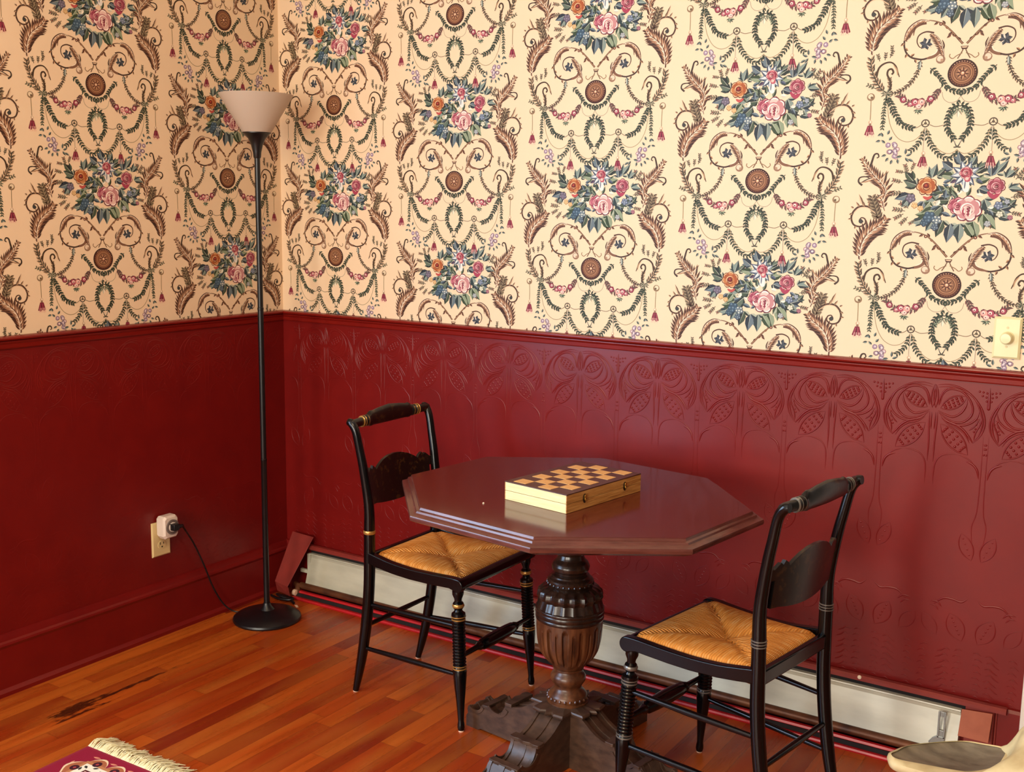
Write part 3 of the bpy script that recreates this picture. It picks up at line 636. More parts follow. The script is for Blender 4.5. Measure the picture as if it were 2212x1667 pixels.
def emboss(f, x_first, n0, n1, lo, hi, name, parent, hs):
    mb = MB(); R, Bd = emboss_cell(); cz = .957
    def ok(pts): return min(p[0] for p in pts) > lo and max(p[0] for p in pts) < hi
    for k in range(n0, n1 + 1):
        xc = x_first + k * P; hk = hs(xc)
        for sg in (-1, 1):
            for pts, w, h in R:
                q = [(xc + sg * a, cz + b) for a, b in pts]
                if ok(q): ridge(mb, q, w * 1.2, h * 1.5 * hk, f, 4)
            for a, b, r, h in Bd:
                if lo < xc + sg * a < hi: bead(mb, xc + sg * a, cz + b, r, h * 1.4 * hk, f)
            xb = xc + sg * P / 2
            def rr(pts, w=.0035, h=.0010):
                q = [(xb - sg * a, z) for a, z in pts]
                if ok(q): ridge(mb, q, w * 1.1, h * 1.3 * hk, f, 4)
            rr([(.007, .90), (.006, .80), (.008, .70), (.018, .655), (.012, .60)], .003, .0006)
            for e in lens((.012, .565), (.042, .635), .22): rr(e, .0032, .0012)
            for t in range(4):
                q = (xb - sg * (.018 + t * .006), .580 + t * .014)
                if lo < q[0] < hi: bead(mb, q[0], q[1], .003, .001 * hk, f)
            rr([(.012, .46), (.028, .448), (.05, .452), (.075, .450), (.098, .428)], .006, .0016)
            rr([(.108, .436), (.09, .438), (.076, .425)], .0045, .0012); rr([(.108, .426), (.094, .426), (.084, .414)], .004, .0012)
            for e in lens((.02, .340), (.055, .412), .28): rr(e, .0032, .0011)
            for t in range(5):
                q = (xb - sg * (.028 + t * .005), .358 + t * .0105)
                if lo < q[0] < hi: bead(mb, q[0], q[1], .0034, .0012 * hk, f)
            for e in lens((.085, .345), (.125, .400), .25): rr(e, .0028, .0008)
            for t in range(8):
                z = .31 - t * .0172; d = (t % 2) * .004
                if sg > 0: d += .004
                rr([(.042 + d, z), (.054 + d, z + .004), (.064 + d, z - .004), (.076 + d, z - .010)], .0036, .0013)
                rr([(.012 + d, z + .004), (.022 + d, z + .007), (.032 + d, z)], .0030, .0009)
                rr([(.100 + d, z + .002), (.110 + d, z + .006), (.122 + d, z - .002)], .0030, .0009)
    return mb.build(name, M_red, parent, smooth=60)
emboss(lambda a, b, h: (a, -h, b), 2.357 - 9 * P, 0, 10, .03, XE - .004, 'embossed_dado', WR, lambda x: .28 + .72 * max(0, min(1, (x - .3) / 1.9)) ** 1.3)
emboss(lambda a, b, h: (h, a, b), -.11, -7, 0, -1.86, -.02, 'embossed_dado', WL, lambda x: .16)

# chair rail and baseboards (profile: distance from wall, height)
def molding(name, prof, a, b, wall, mat, **k):
    m = MB(); f = (lambda t: [(t, -d, z) for d, z in prof]) if wall == 'right' else (lambda t: [(d, t, z) for d, z in prof])
    m.rings([f(a), f(b)]); return m.build(name, mat, smooth=25, **k)
rp = [(0, 1.040), (.006, 1.040), (.008, 1.043), (.009, 1.054), (.013, 1.0575), (.0145, 1.0605), (.0145, 1.063), (.012, 1.0645), (.017, 1.0655), (.024, 1.068), (.0255, 1.072), (.0245, 1.0755), (.020, 1.0775), (0, 1.0785)]
struct(molding('trim_1', rp, 0, XE, 'right', M_redtrim)); struct(molding('trim_2', rp, -1.78, 0, 'left', M_redtrim))
bp = [(0, 0), (.026, 0), (.026, .012), (.020, .018), (.017, .022), (.017, .146), (.019, .150), (.022, .156), (.020, .162), (.014, .167), (.012, .176), (.009, .184), (0, .186)]
struct(molding('baseboard_left', bp, YB, 0, 'left', M_red))
bq = [(0, 0), (.015, 0), (.015, .178), (.010, .186), (0, .188)]
struct(molding('baseboard_right', bq, 0, XE, 'right', M_red))
struct(B(((XE, -.022, 0), (XE + .12, .15, 2.17)), ((XE + .12, .0, 2.08), (4.2, .15, 2.17)), ((XE + .12, .02, 2.0), (4.2, .14, 2.08))).build('trim_3', M_casing, bevel=.003, smooth=0))
# window in the left wall, just out of the frame
wf = struct(B(((-.15, -3.56, .60), (.012, -3.49, 2.30)), ((-.15, -1.95, .60), (.012, -1.88, 2.30)), ((-.15, -3.56, 2.23), (.012, -1.88, 2.30)), ((-.15, -3.56, .60), (.03, -1.88, .66)),
              ((-.08, -3.50, 1.42), (-.05, -1.94, 1.46)), ((-.08, -2.74, .66), (-.05, -2.70, 2.25))).build('window_1', M_casing, bevel=.002, smooth=0))

# ------------------------------------------------------------ baseboard heater
RX0, RX1 = .10, 2.50
ht = thing('baseboard_heater', 'open baseboard heater with bare white back plate and red front lip along the embossed wall', 'heater', (0, 0, 0))
H = lambda prof, a, b: MB().rings([[(a, y, z) for y, z in prof], [(b, y, z) for y, z in prof]])
H([(-.016, .042), (-.062, .042), (-.062, .047), (-.056, .050), (-.028, .146), (-.030, .156), (-.034, .159), (-.033, .162), (-.016, .162)], .145, RX1 - .01).build('back_plate', M_plate, ht, smooth=20)
H([(-.014, .172), (-.014, .192), (-.028, .192), (-.034, .187), (-.034, .178), (-.030, .178), (-.030, .182), (-.018, .172)], .13, RX1 + .10).build('top_rail', M_capred, ht, smooth=20)
H([(-.013, .161), (-.013, .181), (-.0175, .181), (-.0175, .161)], .14, RX1).build('painted_gap_shade', M_dark, ht, smooth=0)  # near-black strip painting the shadow under the top rail
for x in (1.318, 2.22): MB().lathe([(0, .006), (.003, .005), (.004, .001)], (x, -.033, .188), (x, -1, .3), 10).build('screw', M_paper, ht)
H([(-.015, 0), (-.078, 0), (-.078, .003), (-.018, .003)], .11, RX1 + .1).build('base_pan', M_dark, ht, smooth=0)
MB().tube([(.125, -.060, .040), (RX1 - .02, -.060, .040)], .0125, 14).build('copper_pipe', M_copper, ht)
H([(-.070, .014), (-.080, .014), (-.083, .020), (-.081, .026), (-.070, .026)], .125, RX1 - .04).build('upper_lip', M_redmetal, ht, smooth=20)
H([(-.076, .0), (-.108, .0), (-.110, .005), (-.108, .010), (-.076, .008)], .125, RX1 + .02).build('lower_lip', M_redmetal, ht, smooth=20)
H([(-.070, .0085), (-.096, .0105), (-.086, .0185), (-.070, .0185)], .127, RX1 - .02).build('painted_slit_shade', M_dark, ht, smooth=0)  # solid near-black strip, paints the shade between the two lips
# left end cover, tipped forward
def sheet(p4, t, nrm):
    n = Vector(nrm).normalized() * t; a = [Vector(p) for p in p4]; return MB().rings([a, [p + n for p in a]])
s1 = sheet([(.045, -.115, .055), (.120, -.125, .050), (.165, -.028, .228), (.052, -.022, .230)], .002, (0, -1, .5))
s1.add([(.045, -.115, .055), (.120, -.125, .050), (.126, -.120, .012), (.038, -.098, .012), (.045, -.112, .055), (.120, -.122, .050), (.126, -.117, .012), (.038, -.095, .012)],
       [(0, 1, 2, 3), (7, 6, 5, 4), (0, 3, 7, 4), (1, 5, 6, 2), (2, 6, 7, 3)])
s1.build('left_end_cover', M_capred, ht, smooth=0, bevel=.0008)
B(((.136, -.034, .045), (.152, -.018, .160)), ((.105, -.040, .085), (.150, -.030, .098))).build('end_bracket', M_plate, ht, smooth=0)
MB().tube([(.128, -.080, .012), (.128, -.080, .030), (.118, -.070, .042), (.10, -.062, .042)], .010, 10).build('pipe_elbow', M_copper, ht)
MB().lathe([(0, .012), (.014, .012), (.015, .009)], (.118, -.090, .020), (.2, -.090, .020), 12).build('pipe_fitting', M_glide, ht)
# right end: bracket, faded plate, dark end box
m = MB(); m.box((2.441, -.054, .118), (.005, .004, .075)); m.box((2.456, -.054, .118), (.005, .004, .075)); m.box((2.4485, -.052, .148), (.018, .004, .014)); m.box((2.4485, -.052, .092), (.018, .004, .020))
m.prism([(2.438, .085), (2.458, .085), (2.460, .040), (2.444, .040), (2.436, .062), (2.424, .052), (2.418, .064), (2.428, .078)], -.056, -.052, lambda a, b, h: (a, h, b))
m.build('damper_bracket', M_steel, ht, smooth=0, bevel=.0008)
B(((2.500, -.030, .0), (2.572, -.012, .190)), ((2.572, -.020, .05), (2.578, -.012, .19))).build('end_box', M_capred, ht, smooth=0, bevel=.002)
MB().rings([[(2.494, -.046, .172), (2.570, -.046, .178), (2.566, -.052, .098), (2.490, -.052, .098)], [(2.494, -.042, .172), (2.570, -.042, .178), (2.566, -.048, .098), (2.490, -.048, .098)]]).build('faded_plate', M_peach, ht, smooth=0, bevel=.001, label='faded pinkish bare end plate')
MB().tube([(2.53, -.047, .14), (2.53, -.020, .14)], .01, 8).build('plate_stud', M_steel, ht)

# ------------------------------------------------------------ floor lamp
LX, LY = .199, -.310
lp = thing('floor_lamp', 'tall black torchiere floor lamp with frosted cone shade in the corner', 'floor lamp', (LX, LY, 0))
MB().lathe([(0, .118), (.006, .121), (.012, .119), (.020, .108), (.028, .085), (.034, .055), (.038, .026), (.050, .016), (.062, .0125)], (0, 0, 0), (0, 0, 1), 48).build('base', M_blackp, lp)
MB().lathe([(0, .0105), (.55, .0105), (.551, .0112), (.558, .0112), (.559, .0100), (1.08, .0100), (1.081, .0108), (1.088, .0108), (1.089, .0096), (1.60, .0096)], (0, 0, .03), (0, 0, 2), 18).build('pole', M_blackp, lp)
MB().lathe([(0, .0105), (.004, .0125), (.02, .0140), (.045, .020), (.065, .029), (.079, .043), (.082, .0475), (.085, .0475)], (0, 0, 1.620), (0, 0, 3), 32).build('shade_holder', M_blackp, lp)
MB().lathe([(0, .048), (.003, .0495), (.122, .1225), (.1235, .1225), (.1225, .120), (.004, .0465), (0, .0)], (0, 0, 1.705), (0, 0, 3), 56).build('lamp_shade', M_shade, lp)
MB().lathe([(0, .010), (.02, .012), (.045, .017), (.065, .012), (.072, .002)], (0, 0, 1.708), (0, 0, 3), 16).build('light_bulb', M_shade, lp)
cp = cat([(.052, -.585, .385), (.060, -.560, .384), (.050, -.545, .368), (.034, -.490, .295), (.032, -.446, .205), (.034, -.410, .115), (.040, -.372, .045), (.060, -.345, .012), (.090, -.325, .006), (.130, -.318, .010)], 6)
MB().tube([(a - LX, b - LY, c) for a, b, c in cp], .0030, 8).build('power_cord', M_blackp, lp)
m = MB(); m.box((.064 - LX, -.597 - LY, .386), (.026, .022, .022)); m.tube([(.070 - LX, -.590 - LY, .386), (.068 - LX, -.572 - LY, .385), (.060 - LX, -.556 - LY, .380)], [.009, .007, .004], 8)
m.build('plug', M_blackp, lp, bevel=.003)

ol = thing('wall_outlet', 'ivory duplex outlet plate low on the dark red left wall', 'outlet', (0, -.605, .337))
MB().rings([[(0, -.038, -.060), (0, .038, -.060), (0, .038, .060), (0, -.038, .060)], [(.003, -.038, -.060), (.003, .038, -.060), (.003, .038, .060), (.003, -.038, .060)], [(.006, -.034, -.056), (.006, .034, -.056), (.006, .034, .056), (.006, -.034, .056)]]).build('cover_plate', M_ivory, ol, smooth=0)
for zz in (-.021, .021):
    r_ = MB().prism([(.0165 * math.cos(a) * 1.0, .0145 * math.sin(a)) for a in [k * PI / 10 for k in range(20)]], .006, .0075, lambda a, b, h: (h, a, b + zz)).build('receptacle', M_ivory, ol)
    if zz < 0:
        B(((.0072, -.008, zz + .001), (.0079, -.0055, zz + .010)), ((.0072, .0055, zz + .002), (.0079, .008, zz + .009)), ((.0072, -.0025, zz - .009), (.0079, .0025, zz - .004))).build('slot', M_dark, r_, smooth=0)
tm = thing('plug_in_timer', 'white plug-in timer with grey ring dial on the upper socket of the outlet', 'timer', (.008, -.597, .384))
MB().rings([[(0, y, z) for y, z in q] for q in ()] or [[(x, y * k, z * k) for y, z in ((-.030, -.030), (-.022, -.040), (.022, -.040), (.030, -.030), (.030, .030), (.022, .038), (-.022, .038), (-.030, .030))] for x, k in ((0, .92), (.008, 1), (.034, 1), (.042, .86))]).build('housing', M_white, tm, smooth=25)
MB().lathe([(0, .0255), (.005, .0255), (.0055, .0185), (.0, .0185)], (.042, .002, 0), (1, .002, 0), 32).build('dial_ring', M_grey, tm)
MB().lathe([(0, .018), (.007, .0165), (.0075, .010)], (.042, .002, 0), (1, .002, 0), 24).build('dial_center', M_white, tm)

dm = thing('dimmer_switch', 'ivory rotary dimmer switch plate on the wallpaper above the chair rail', 'dimmer switch', (2.5215, -.0025, 1.160))
MB().rings([[(-.033 * k, -y, -.053 * l) , (.033 * k, -y, -.053 * l), (.033 * k, -y, .053 * l), (-.033 * k, -y, .053 * l)] for y, k, l in ((0, 1, 1), (.002, 1, 1), (.0065, .84, .90))]).build('cover_plate', M_ivory2, dm, smooth=0)
MB().lathe([(0, .0175), (.002, .0175), (.003, .0155), (.018, .0135), (.020, .012), (.0205, .004)], (0, -.0065, 0), (0, -1, 0), 32).build('knob', M_ivory2, dm)
for zz in (-.022, .026): MB().lathe([(0, .003), (.0012, .0026)], (0, -.0065, zz), (0, -1, zz), 10).build('screw', M_ivory, dm)

# odds and ends on the floor behind the lamp
cc = MB().tube(cat([(.045, -.135, .006), (.09, -.150, .008), (.140, -.145, .010), (.150, -.128, .012), (.11, -.122, .010), (.07, -.130, .014), (.10, -.142, .016), (.145, -.139, .010), (.175, -.150, .006)], 6), .005, 8).build('coiled_cable', M_blackp)
cc['label'] = 'loop of black cable on the floor behind the lamp base under the heater end'; cc['category'] = 'cable'
for n_, (x, y, l, lb) in enumerate(((.178, -.176, .026, 'small pale scrap on the floor right beside the lamp base, nearer the lamp'), (.196, -.158, .026, 'small pale scrap on the floor by the lamp base, nearer the red heater lip'))):
    o = MB().rings([[(-l / 2, -.004, 0), (l / 2 - .003, -.0045, 0), (l / 2, .004, 0), (-l / 2 + .003, .005, 0)], [(-l / 2, -.004, .0015), (l / 2 - .003, -.0045, .002), (l / 2, .004, .0015), (-l / 2 + .003, .005, .001)]]).build('paper_scrap', M_paper, smooth=0)
    o.location = (x, y, .0005); o.rotation_euler = (0, 0, -.55); o['label'] = lb; o['category'] = 'scrap'; o['group'] = 'pale scraps by the lamp base'

# ------------------------------------------------------------ octagonal table
TA = -.129; TZ = .739
tb = thing('pedestal_table', 'dark mahogany octagonal table on a carved urn pedestal', 'table', (1.597, -.58, 0), TA)
def octo(off):
    a, b, c, d = .437 + off, .378 + off, .258 + off * .586, .223 + off * .586
    return [(a, -(b - d)), (a, b - d), (a - c, b), (-(a - c), b), (-a, b - d), (-a, -(b - d)), (-(a - c), -b), ((a - c), -b)]
m = MB(); m.rings([[(x, y, z) for x, y in octo(o)] for o, z in ((-.02, TZ - .030), (0, TZ - .0005), (.0, TZ))])
m.build('table_top', M_tabtop, tb, smooth=0)
prof = [(-.045, TZ - .046), (-.012, TZ - .046), (.004, TZ - .040), (.018, TZ - .034), (.026, TZ - .030), (.0275, TZ - .024), (.026, TZ - .018), (.018, TZ - .0165), (.012, TZ - .0125), (.010, TZ - .008), (.003, TZ - .006), (.001, TZ - .0005), (-.001, TZ - .0005), (-.045, TZ - .02)]
m = MB(); rs = [[(x, y, z) for x, y in octo(o)] for o, z in prof]; m.rings(rs + [rs[0]], cap=False); m.build('moulded_edge', M_tabedge, tb, smooth=30)
m = MB(); m.rings([[(x * k, y * k, z) for x, y in octo(0)] for k, z in ((.45, TZ - .046), (.45, TZ - .030))]); m.build('top_block', M_walnut_d, tb, smooth=0)
neck = [(.452, .084), (.462, .089), (.475, .086), (.485, .074), (.490, .058), (.494, .060), (.503, .062), (.508, .059), (.512, .053), (.518, .050), (.522, .042), (.526, .043), (.532, .049), (.542, .0505), (.552, .046), (.560, .038), (.566, .0355), (.572, .034), (.578, .037), (.584, .040), (.592, .036), (.64, .034), (.694, .040)]
m = MB()
def gad(z, th):
    k = max(0, min(1, (z - .43) / .02)) * max(0, min(1, (.492 - z) / .01)); return 1 - .075 * k * abs(math.cos(10 * th)) ** 1.2 * 1
fine = []
for (a, b), (c, d) in zip(neck, neck[1:]):
    for k in range(3): fine.append((a + (c - a) * k / 3, b + (d - b) * k / 3))
m.lathe([(.427, .090)] + fine + [neck[-1]], (0, 0, 0), (0, 0, 1), 120, rmod=gad)
for k in range(26): m.lathe([(-.003, .002), (0, .0036), (.003, .002)], (.0605 * math.cos(k * PI / 13), .0605 * math.sin(k * PI / 13), .4965), (.0605 * math.cos(k * PI / 13), .0605 * math.sin(k * PI / 13), 2), 6)
m.build('gadrooned_neck', M_walnut_d, tb, smooth=40)
m = MB(); m.lathe([(.396, .086), (.399, .090), (.404, .0915), (.408, .089), (.411, .0905), (.416, .0925), (.421, .090), (.424, .0915), (.429, .0915), (.432, .088)], (0, 0, 0), (0, 0, 1), 64); m.build('ring_moulding', M_walnut_d, tb, smooth=50)
urn = cat([(.262, .041), (.272, .049), (.290, .066), (.312, .0785), (.335, .0845), (.365, .0875), (.398, .0885)], 7)
def flute(z, th):
    a = (th * 12 / (2 * PI)) % 1; a = min(a, 1 - a) * 2  # 0 centre of wide flute
    top = max(0, min(1, (.388 - z - a * .012) / .006)); bot = max(0, min(1, (z - .278) / .01))
    wide = max(0, min(1, (.34 - a) / .08)); nar = max(0, min(1, (a - .86) / .06))
    return 1 - .085 * top * bot * wide - .05 * top * bot * nar
m = MB(); m.lathe(urn, (0, 0, 0), (0, 0, 1), 288, rmod=flute); m.build('fluted_urn', M_walnut, tb, smooth=50)
m = MB(); m.lathe([(.163, .056), (.168, .056), (.171, .051), (.176, .053), (.184, .053), (.190, .049), (.196, .043), (.204, .037), (.209, .036), (.216, .040), (.226, .0465), (.236, .0475), (.244, .043), (.250, .036), (.254, .036), (.257, .041), (.260, .041), (.263, .037)], (0, 0, 0), (0, 0, 1), 64)
for k in range(24):
    c_, s_ = .0535 * math.cos(k * PI / 12), .0535 * math.sin(k * PI / 12); m.lathe([(-.004, .002), (0, .0042), (.004, .002)], (c_, s_, .180), (c_, s_, 2), 6)
m.build('turned_bulb', M_walnut, tb, smooth=50)
# cap block: cross shape with wavy lip
def crosspts(a, b, w=.010):
    out = []
    for k in range(4):
        th = k * PI / 2
        for x, y in ((a, -b), (a + w * .4, -b * .45), (a - w * .5, -b * .2), (a + w, 0), (a - w * .5, b * .2), (a + w * .4, b * .45), (a, b), (b, b)):
            out.append((x * math.cos(th) - y * math.sin(th), x * math.sin(th) + y * math.cos(th)))
    return out
m = MB(); cpq = crosspts(.088, .050); m.rings([[(x * k, y * k, z) for x, y in cpq] for k, z in ((.80, .135), (.84, .150), (.98, .153), (1, .158), (.96, .162), (.62, .166))]); m.build('cap_block', M_base, tb, smooth=0)
legp = [(.0, .0), (.0, .150), (.060, .152), (.078, .150), (.092, .140), (.108, .128), (.126, .118), (.146, .111), (.160, .108), (.163, .114), (.176, .116), (.184, .110), (.186, .100), (.196, .082), (.212, .070), (.228, .064), (.240, .068), (.246, .078), (.256, .084), (.268, .082), (.274, .074), (.280, .060), (.288, .050), (.298, .049), (.306, .056), (.314, .064), (.322, .062), (.326, .052), (.324, .040), (.330, .030), (.330, .0), (.285, .0), (.275, .006), (.14, .006), (.13, .0)]
for k in range(4):
    th = k * PI / 2; ca, sa = math.cos(th), math.sin(th)
    m = MB(); hw = .042
    def seg(h0, h1, inset):
        pl = [(r, max(z - inset if z > .02 and r > .05 else z, 0)) for r, z in legp]
        m.prism(pl, h0, h1, lambda r, z, h: (r * ca - h * sa, r * sa + h * ca, z))
    seg(-hw, -hw + .010, 0); seg(-hw + .010, -.010, .0045); seg(-.010, .010, .001); seg(.010, hw - .010, .0045); seg(hw - .010, hw, 0)
    lg = m.build('scroll_leg', M_base, tb, smooth=30)
    m = MB()
    T3 = lambda r, z, h: (r * ca - h * sa, r * sa + h * ca, z)
    wav = [(-.048, .0), (-.046, .010), (-.030, .014), (-.018, .008), (0, .018), (.018, .008), (.030, .014), (.046, .010), (.048, 0)]
    m.rings([[T3(.158, z0, a) for a in (.047, -.047)][::-1] + [T3(.178 + b * .5, z0, a) for a, b in wav[::-1]] for z0 in (.108, .117)])
    m.build('scroll_ledge', M_base, lg, smooth=0, bevel=.001); m = MB()
    m.rings([[T3(.246, z0, a) for a in (-.045, .045)][::-1] + [T3(.262 + b * .3, z0, a) for a, b in wav] for z0 in (.076, .084)])
    m.build('scroll_ledge', M_base, lg, smooth=0, bevel=.001)
    for sd in (-1, 1):
        for cr, cz, r0, w, a1 in ((.214, .108, .045, .010, 1.80), (.296, .086, .037, .009, 1.74)):
            pts = []; m = MB()
            for q in range(13):
                a = PI * 1.12 + (PI * (a1 - 1.12)) * q / 12; pts.append((cr + r0 * math.cos(a), cz + r0 * math.sin(a)))
            m.rings([[T3(x_ + (cr - x_) * t_, z_ + (cz - z_) * t_, sd * h_) for t_, h_ in ((0, hw - .001), (0, hw + .003), (w / r0, hw + .003), (w / r0, hw - .001))] for x_, z_ in pts])
            m.build('carved_ring', M_base, lg, smooth=30)

# ------------------------------------------------------------ folded games box on the table
gb = thing('chess_box', 'folded wooden chess box with checkered lid and brass clasps on the table', 'chess box', (1.6161, -.6066, TZ + .0003), -.1481)
BW, BD, BH = .1968, .3099, .0472
m = MB(); m.box((0, 0, BH * .245), (BW, BD - .0002, BH * .49)); m.build('lower_half', M_maple, gb, smooth=0, bevel=.0008)
m = MB(); m.box((0, 0, BH * .745), (BW, BD - .0002, BH * .47)); m.build('upper_half', M_maple, gb, smooth=0, bevel=.0008)
for z0, z1, nm in ((.0006, BH * .488, 'lower_side'), (BH * .512, BH - .0022, 'upper_side')):
    for sx in (1, -1):
        MB().box((sx * (BW / 2 + .0003), 0, (z0 + z1) / 2), (.0022, BD, z1 - z0)).build(nm, M_maple2, gb, smooth=0)
m = MB(); m.box((0, 0, BH - .0008), (BW + .0025, BD + .001, .0024)); lid = m.build('board_face', M_sqdark, gb, smooth=0)
sq = .0358; m = MB()
for i in range(4):
    for j in range(8):
        if (i + j) % 2 == 0: m.box(((i - 1.5) * .0400, (j - 3.5) * .0362, BH + .0007), (.0397, .0359, .0008))
m.build('light_squares', M_sqlight, lid, smooth=0)
for yy in (-.085, .083):
    m = MB(); m.prism([(.0065 * math.cos(a), .0115 * math.sin(a)) for a in [k * PI / 10 for k in range(20)]], BW / 2 + .001, BW / 2 + .003, lambda a, b, h: (h, yy + a, BH * .56 + b))
    cl = m.build('clasp', M_walnut_d, gb)
    m = MB(); m.box((BW / 2 + .0042, yy + .0010, BH * .56 + .004), (.0026, .0070, .010)); m.tube([(BW / 2 + .004, yy, BH * .56 + .002), (BW / 2 + .006, yy - .003, BH * .56 - .002), (BW / 2 + .004, yy, BH * .56 - .007), (BW / 2 + .005, yy + .003, BH * .56 - .003)], .0014, 6)
    m.build('hook', M_brass, cl, bevel=.0005)
c_ = MB().lathe([(0, .0022), (.0015, .0026), (.003, .0012)], (1.475, -.812, TZ + .0002), (1.475, -.812, 2), 8).build('crumb', M_paper)
c_['label'] = 'tiny pale crumb on the table top left of the chess box'; c_['category'] = 'crumb'

# ------------------------------------------------------------ rush-seat chairs (front = +x)
def make_chair(label, loc, rz, bandm, bandn, bandw):
    ch = thing('side_chair', label, 'chair', loc, rz, 'black rush-seat side chairs')
    bx = [(-.209, .155, .004), (-.192, .157, .07), (-.174, .159, .15), (-.158, .160, .25), (-.148, .161, .35), (-.145, .162, .45), (-.144, .163, .52), (-.144, .165, .60), (-.158, .170, .70), (-.170, .173, .76), (-.182, .176, .815), (-.196, .177, .838), (-.208, .177, .842)]
    br = [.0095, .0135, .0160, .0170, .0170, .0170, .0165, .0150, .0135, .0125, .0120, .0125, .0110]
    for sy in (-1, 1):
        pts = cat([(a, b, c, r) for (a, b, c), r in zip(bx, br)], 4)
        o = MB().tube([(a, sy * b, c) for a, b, c, r in pts], [p[3] for p in pts], 16, up=(0, 1, 0), sx=1.0).build('back_post', M_black, ch)
        MB().disc((-.209, sy * .155, 0), .0085, 12, .005).build('glide', M_glide, o)
        for k in range(bandn): MB().lathe([(-bandw, .0166), (-bandw * .5, .0182), (bandw * .5, .0182), (bandw, .0166)], (-.144, sy * .163, .517 + (k - (bandn - 1) / 2) * .0068), (-.144, sy * .163, 3), 20).build('painted_band', bandm, o)
        # turned front leg
        a = Vector((.211, sy * .188, 0)); b = Vector((.187, sy * .176, .430))
        pr = [(0.004, .0085), (.012, .0105), (.022, .0100), (.030, .0085), (.040, .0090), (.09, .0125), (.13, .0165), (.165, .0195), (.178, .0200), (.184, .0185)]
        z = .190; 
        for k in range(15):
            pr += [(z, .0155), (z + .0020, .0188), (z + .0046, .0196), (z + .0068, .0180), (z + .0085, .0155)]; z += .0091
        pr += [(.330, .0185), (.338, .0205), (.345, .0195), (.350, .0130), (.355, .0110), (.360, .0145), (.366, .0165), (.374, .0150), (.379, .0105), (.386, .0110), (.398, .0160), (.408, .0165), (.418, .0145), (.424, .0110)]
        o = MB().lathe(pr, a, b, 20).build('front_leg', M_black, ch, smooth=30)
        dr = (b - a).normalized()
        for t_, r_, w_ in ((.1845, .0196, .0022), (.1925, .0196, .0022), (.3265, .0196, .0022), (.3350, .0206, .0022), (.3665, .0168, .0050)): MB().lathe([(t_ - w_, r_ - .0012), (t_ - w_ * .4, r_ + .0006), (t_ + w_ * .4, r_ + .0006), (t_ + w_, r_ - .0012)], a, b, 20).build('painted_band', bandm, o)
        MB().lathe([(0, .0080), (.005, .0080)], a, a + Vector((0, 0, 1)), 12).build('glide', M_glide, o)
        # side seat rail: a curved board ending in a round scroll over the front
        top = cat([(-.142, .458), (-.10, .451), (-.05, .444), (.02, .4405), (.10, .4425), (.160, .4460), (.185, .4465)], 5)
        scr = [(.196 + .0195 * math.cos(t), .4265 + .0195 * math.sin(t)) for t in [PI * (.46 - k * .105) for k in range(12)]]
        und = [(.168, .4145), (.13, .4125), (.08, .4100), (.02, .4090), (-.05, .4120), (-.10, .4180), (-.142, .424)]
        ol_ = top + scr + und
        f_ = lambda x_, z_, h: (x_, sy * (.166 + .018 * (x_ + .142) / .35 + h), z_)
        MB().prism(ol_, -.010, .011, f_).build('side_rail', M_black, ch, smooth=25, bevel=.0025)
        for z0, z1, xb, xf in ((.150, .164, -.176, .207), (.291, .305, -.154, .203)):
            MB().tube([(xb, sy * .159, z0), ((xb + xf) / 2, sy * .171, (z0 + z1) / 2), (xf, sy * (.184 if z0 < .2 else .180), z1)], [.0062, .0085, .0062], 12).build('side_stretcher', M_black, ch)
    MB().lathe([(.02, .016), (.200, .0175), (.380, .016)], (.196, -.200, .4265), (.196, .2, .4265), 20).build('front_rail', M_black, ch)
    MB().box((-.146, 0, .432), (.018, .312, .036)).build('back_rail', M_black, ch, bevel=.004)
    MB().lathe([(0, .007), (.07, .008), (.085, .0135), (.092, .0100), (.10, .0165), (.13, .0185), (.178, .0200), (.226, .0185), (.256, .0165), (.264, .0100), (.271, .0135), (.286, .008), (.356, .007)], (.206, -.178, .222), (.206, .178, .222), 16).build('front_stretcher', M_black, ch, smooth=50)
    MB().lathe([(0, .0065), (.155, .0085), (.31, .0065)], (-.162, -.155, .222), (-.162, .155, .222), 12).build('back_stretcher', M_black, ch)
    # rush seat: four triangular fields
    N = 36; vs = []; uv = []
    def pt(a, b):     # a: 0 back..1 front, b: -1..1
        x_ = -.140 + .338 * a; hw = .153 + .024 * a; return x_, b * hw
    for i in range(N + 1):
        for j in range(N + 1):
            a, b = i / N, -1 + 2 * j / N; x_, y_ = pt(a, b)
            ea, eb = abs(2 * a - 1), abs(b); e = max(ea, eb)
            rail = .449 - .006 * math.sin(PI * a) if eb > ea else (.447 if a < .5 else .4435)
            edge = (1 - max(ea, eb)) ; puff = .013 * math.sin(PI * min(1, edge * 1.15)) ** .8
            cross = abs(ea - eb); groove = -.0085 * math.exp(-(cross / .07) ** 2) * (1 - edge * .4)
            dip = -.009 * (1 - e) ** 1.2
            roll = -.012 * max(0, (e - .93) / .07) ** 2
            vs.append((x_, y_, rail + puff + groove + dip + roll))
    fs = []; strand = []
    for i in range(N):
        for j in range(N):
            ids = (i * (N + 1) + j, (i + 1) * (N + 1) + j, (i + 1) * (N + 1) + j + 1, i * (N + 1) + j + 1); fs.append(ids)
            a, b = (i + .5) / N, -1 + 2 * (j + .5) / N
            for q in ids:
                X_, Y_, Z_ = vs[q]; strand.append((Y_, X_) if abs(2 * a - 1) > abs(b) else (X_ + .37, Y_))
    n0 = len(vs)
    vs += [(x_, y_, z_ - .022) for x_, y_, z_ in vs]
    per = [j for j in range(N + 1)] + [i * (N + 1) + N for i in range(1, N + 1)] + [N * (N + 1) + j for j in range(N - 1, -1, -1)] + [i * (N + 1) for i in range(N - 1, 0, -1)]
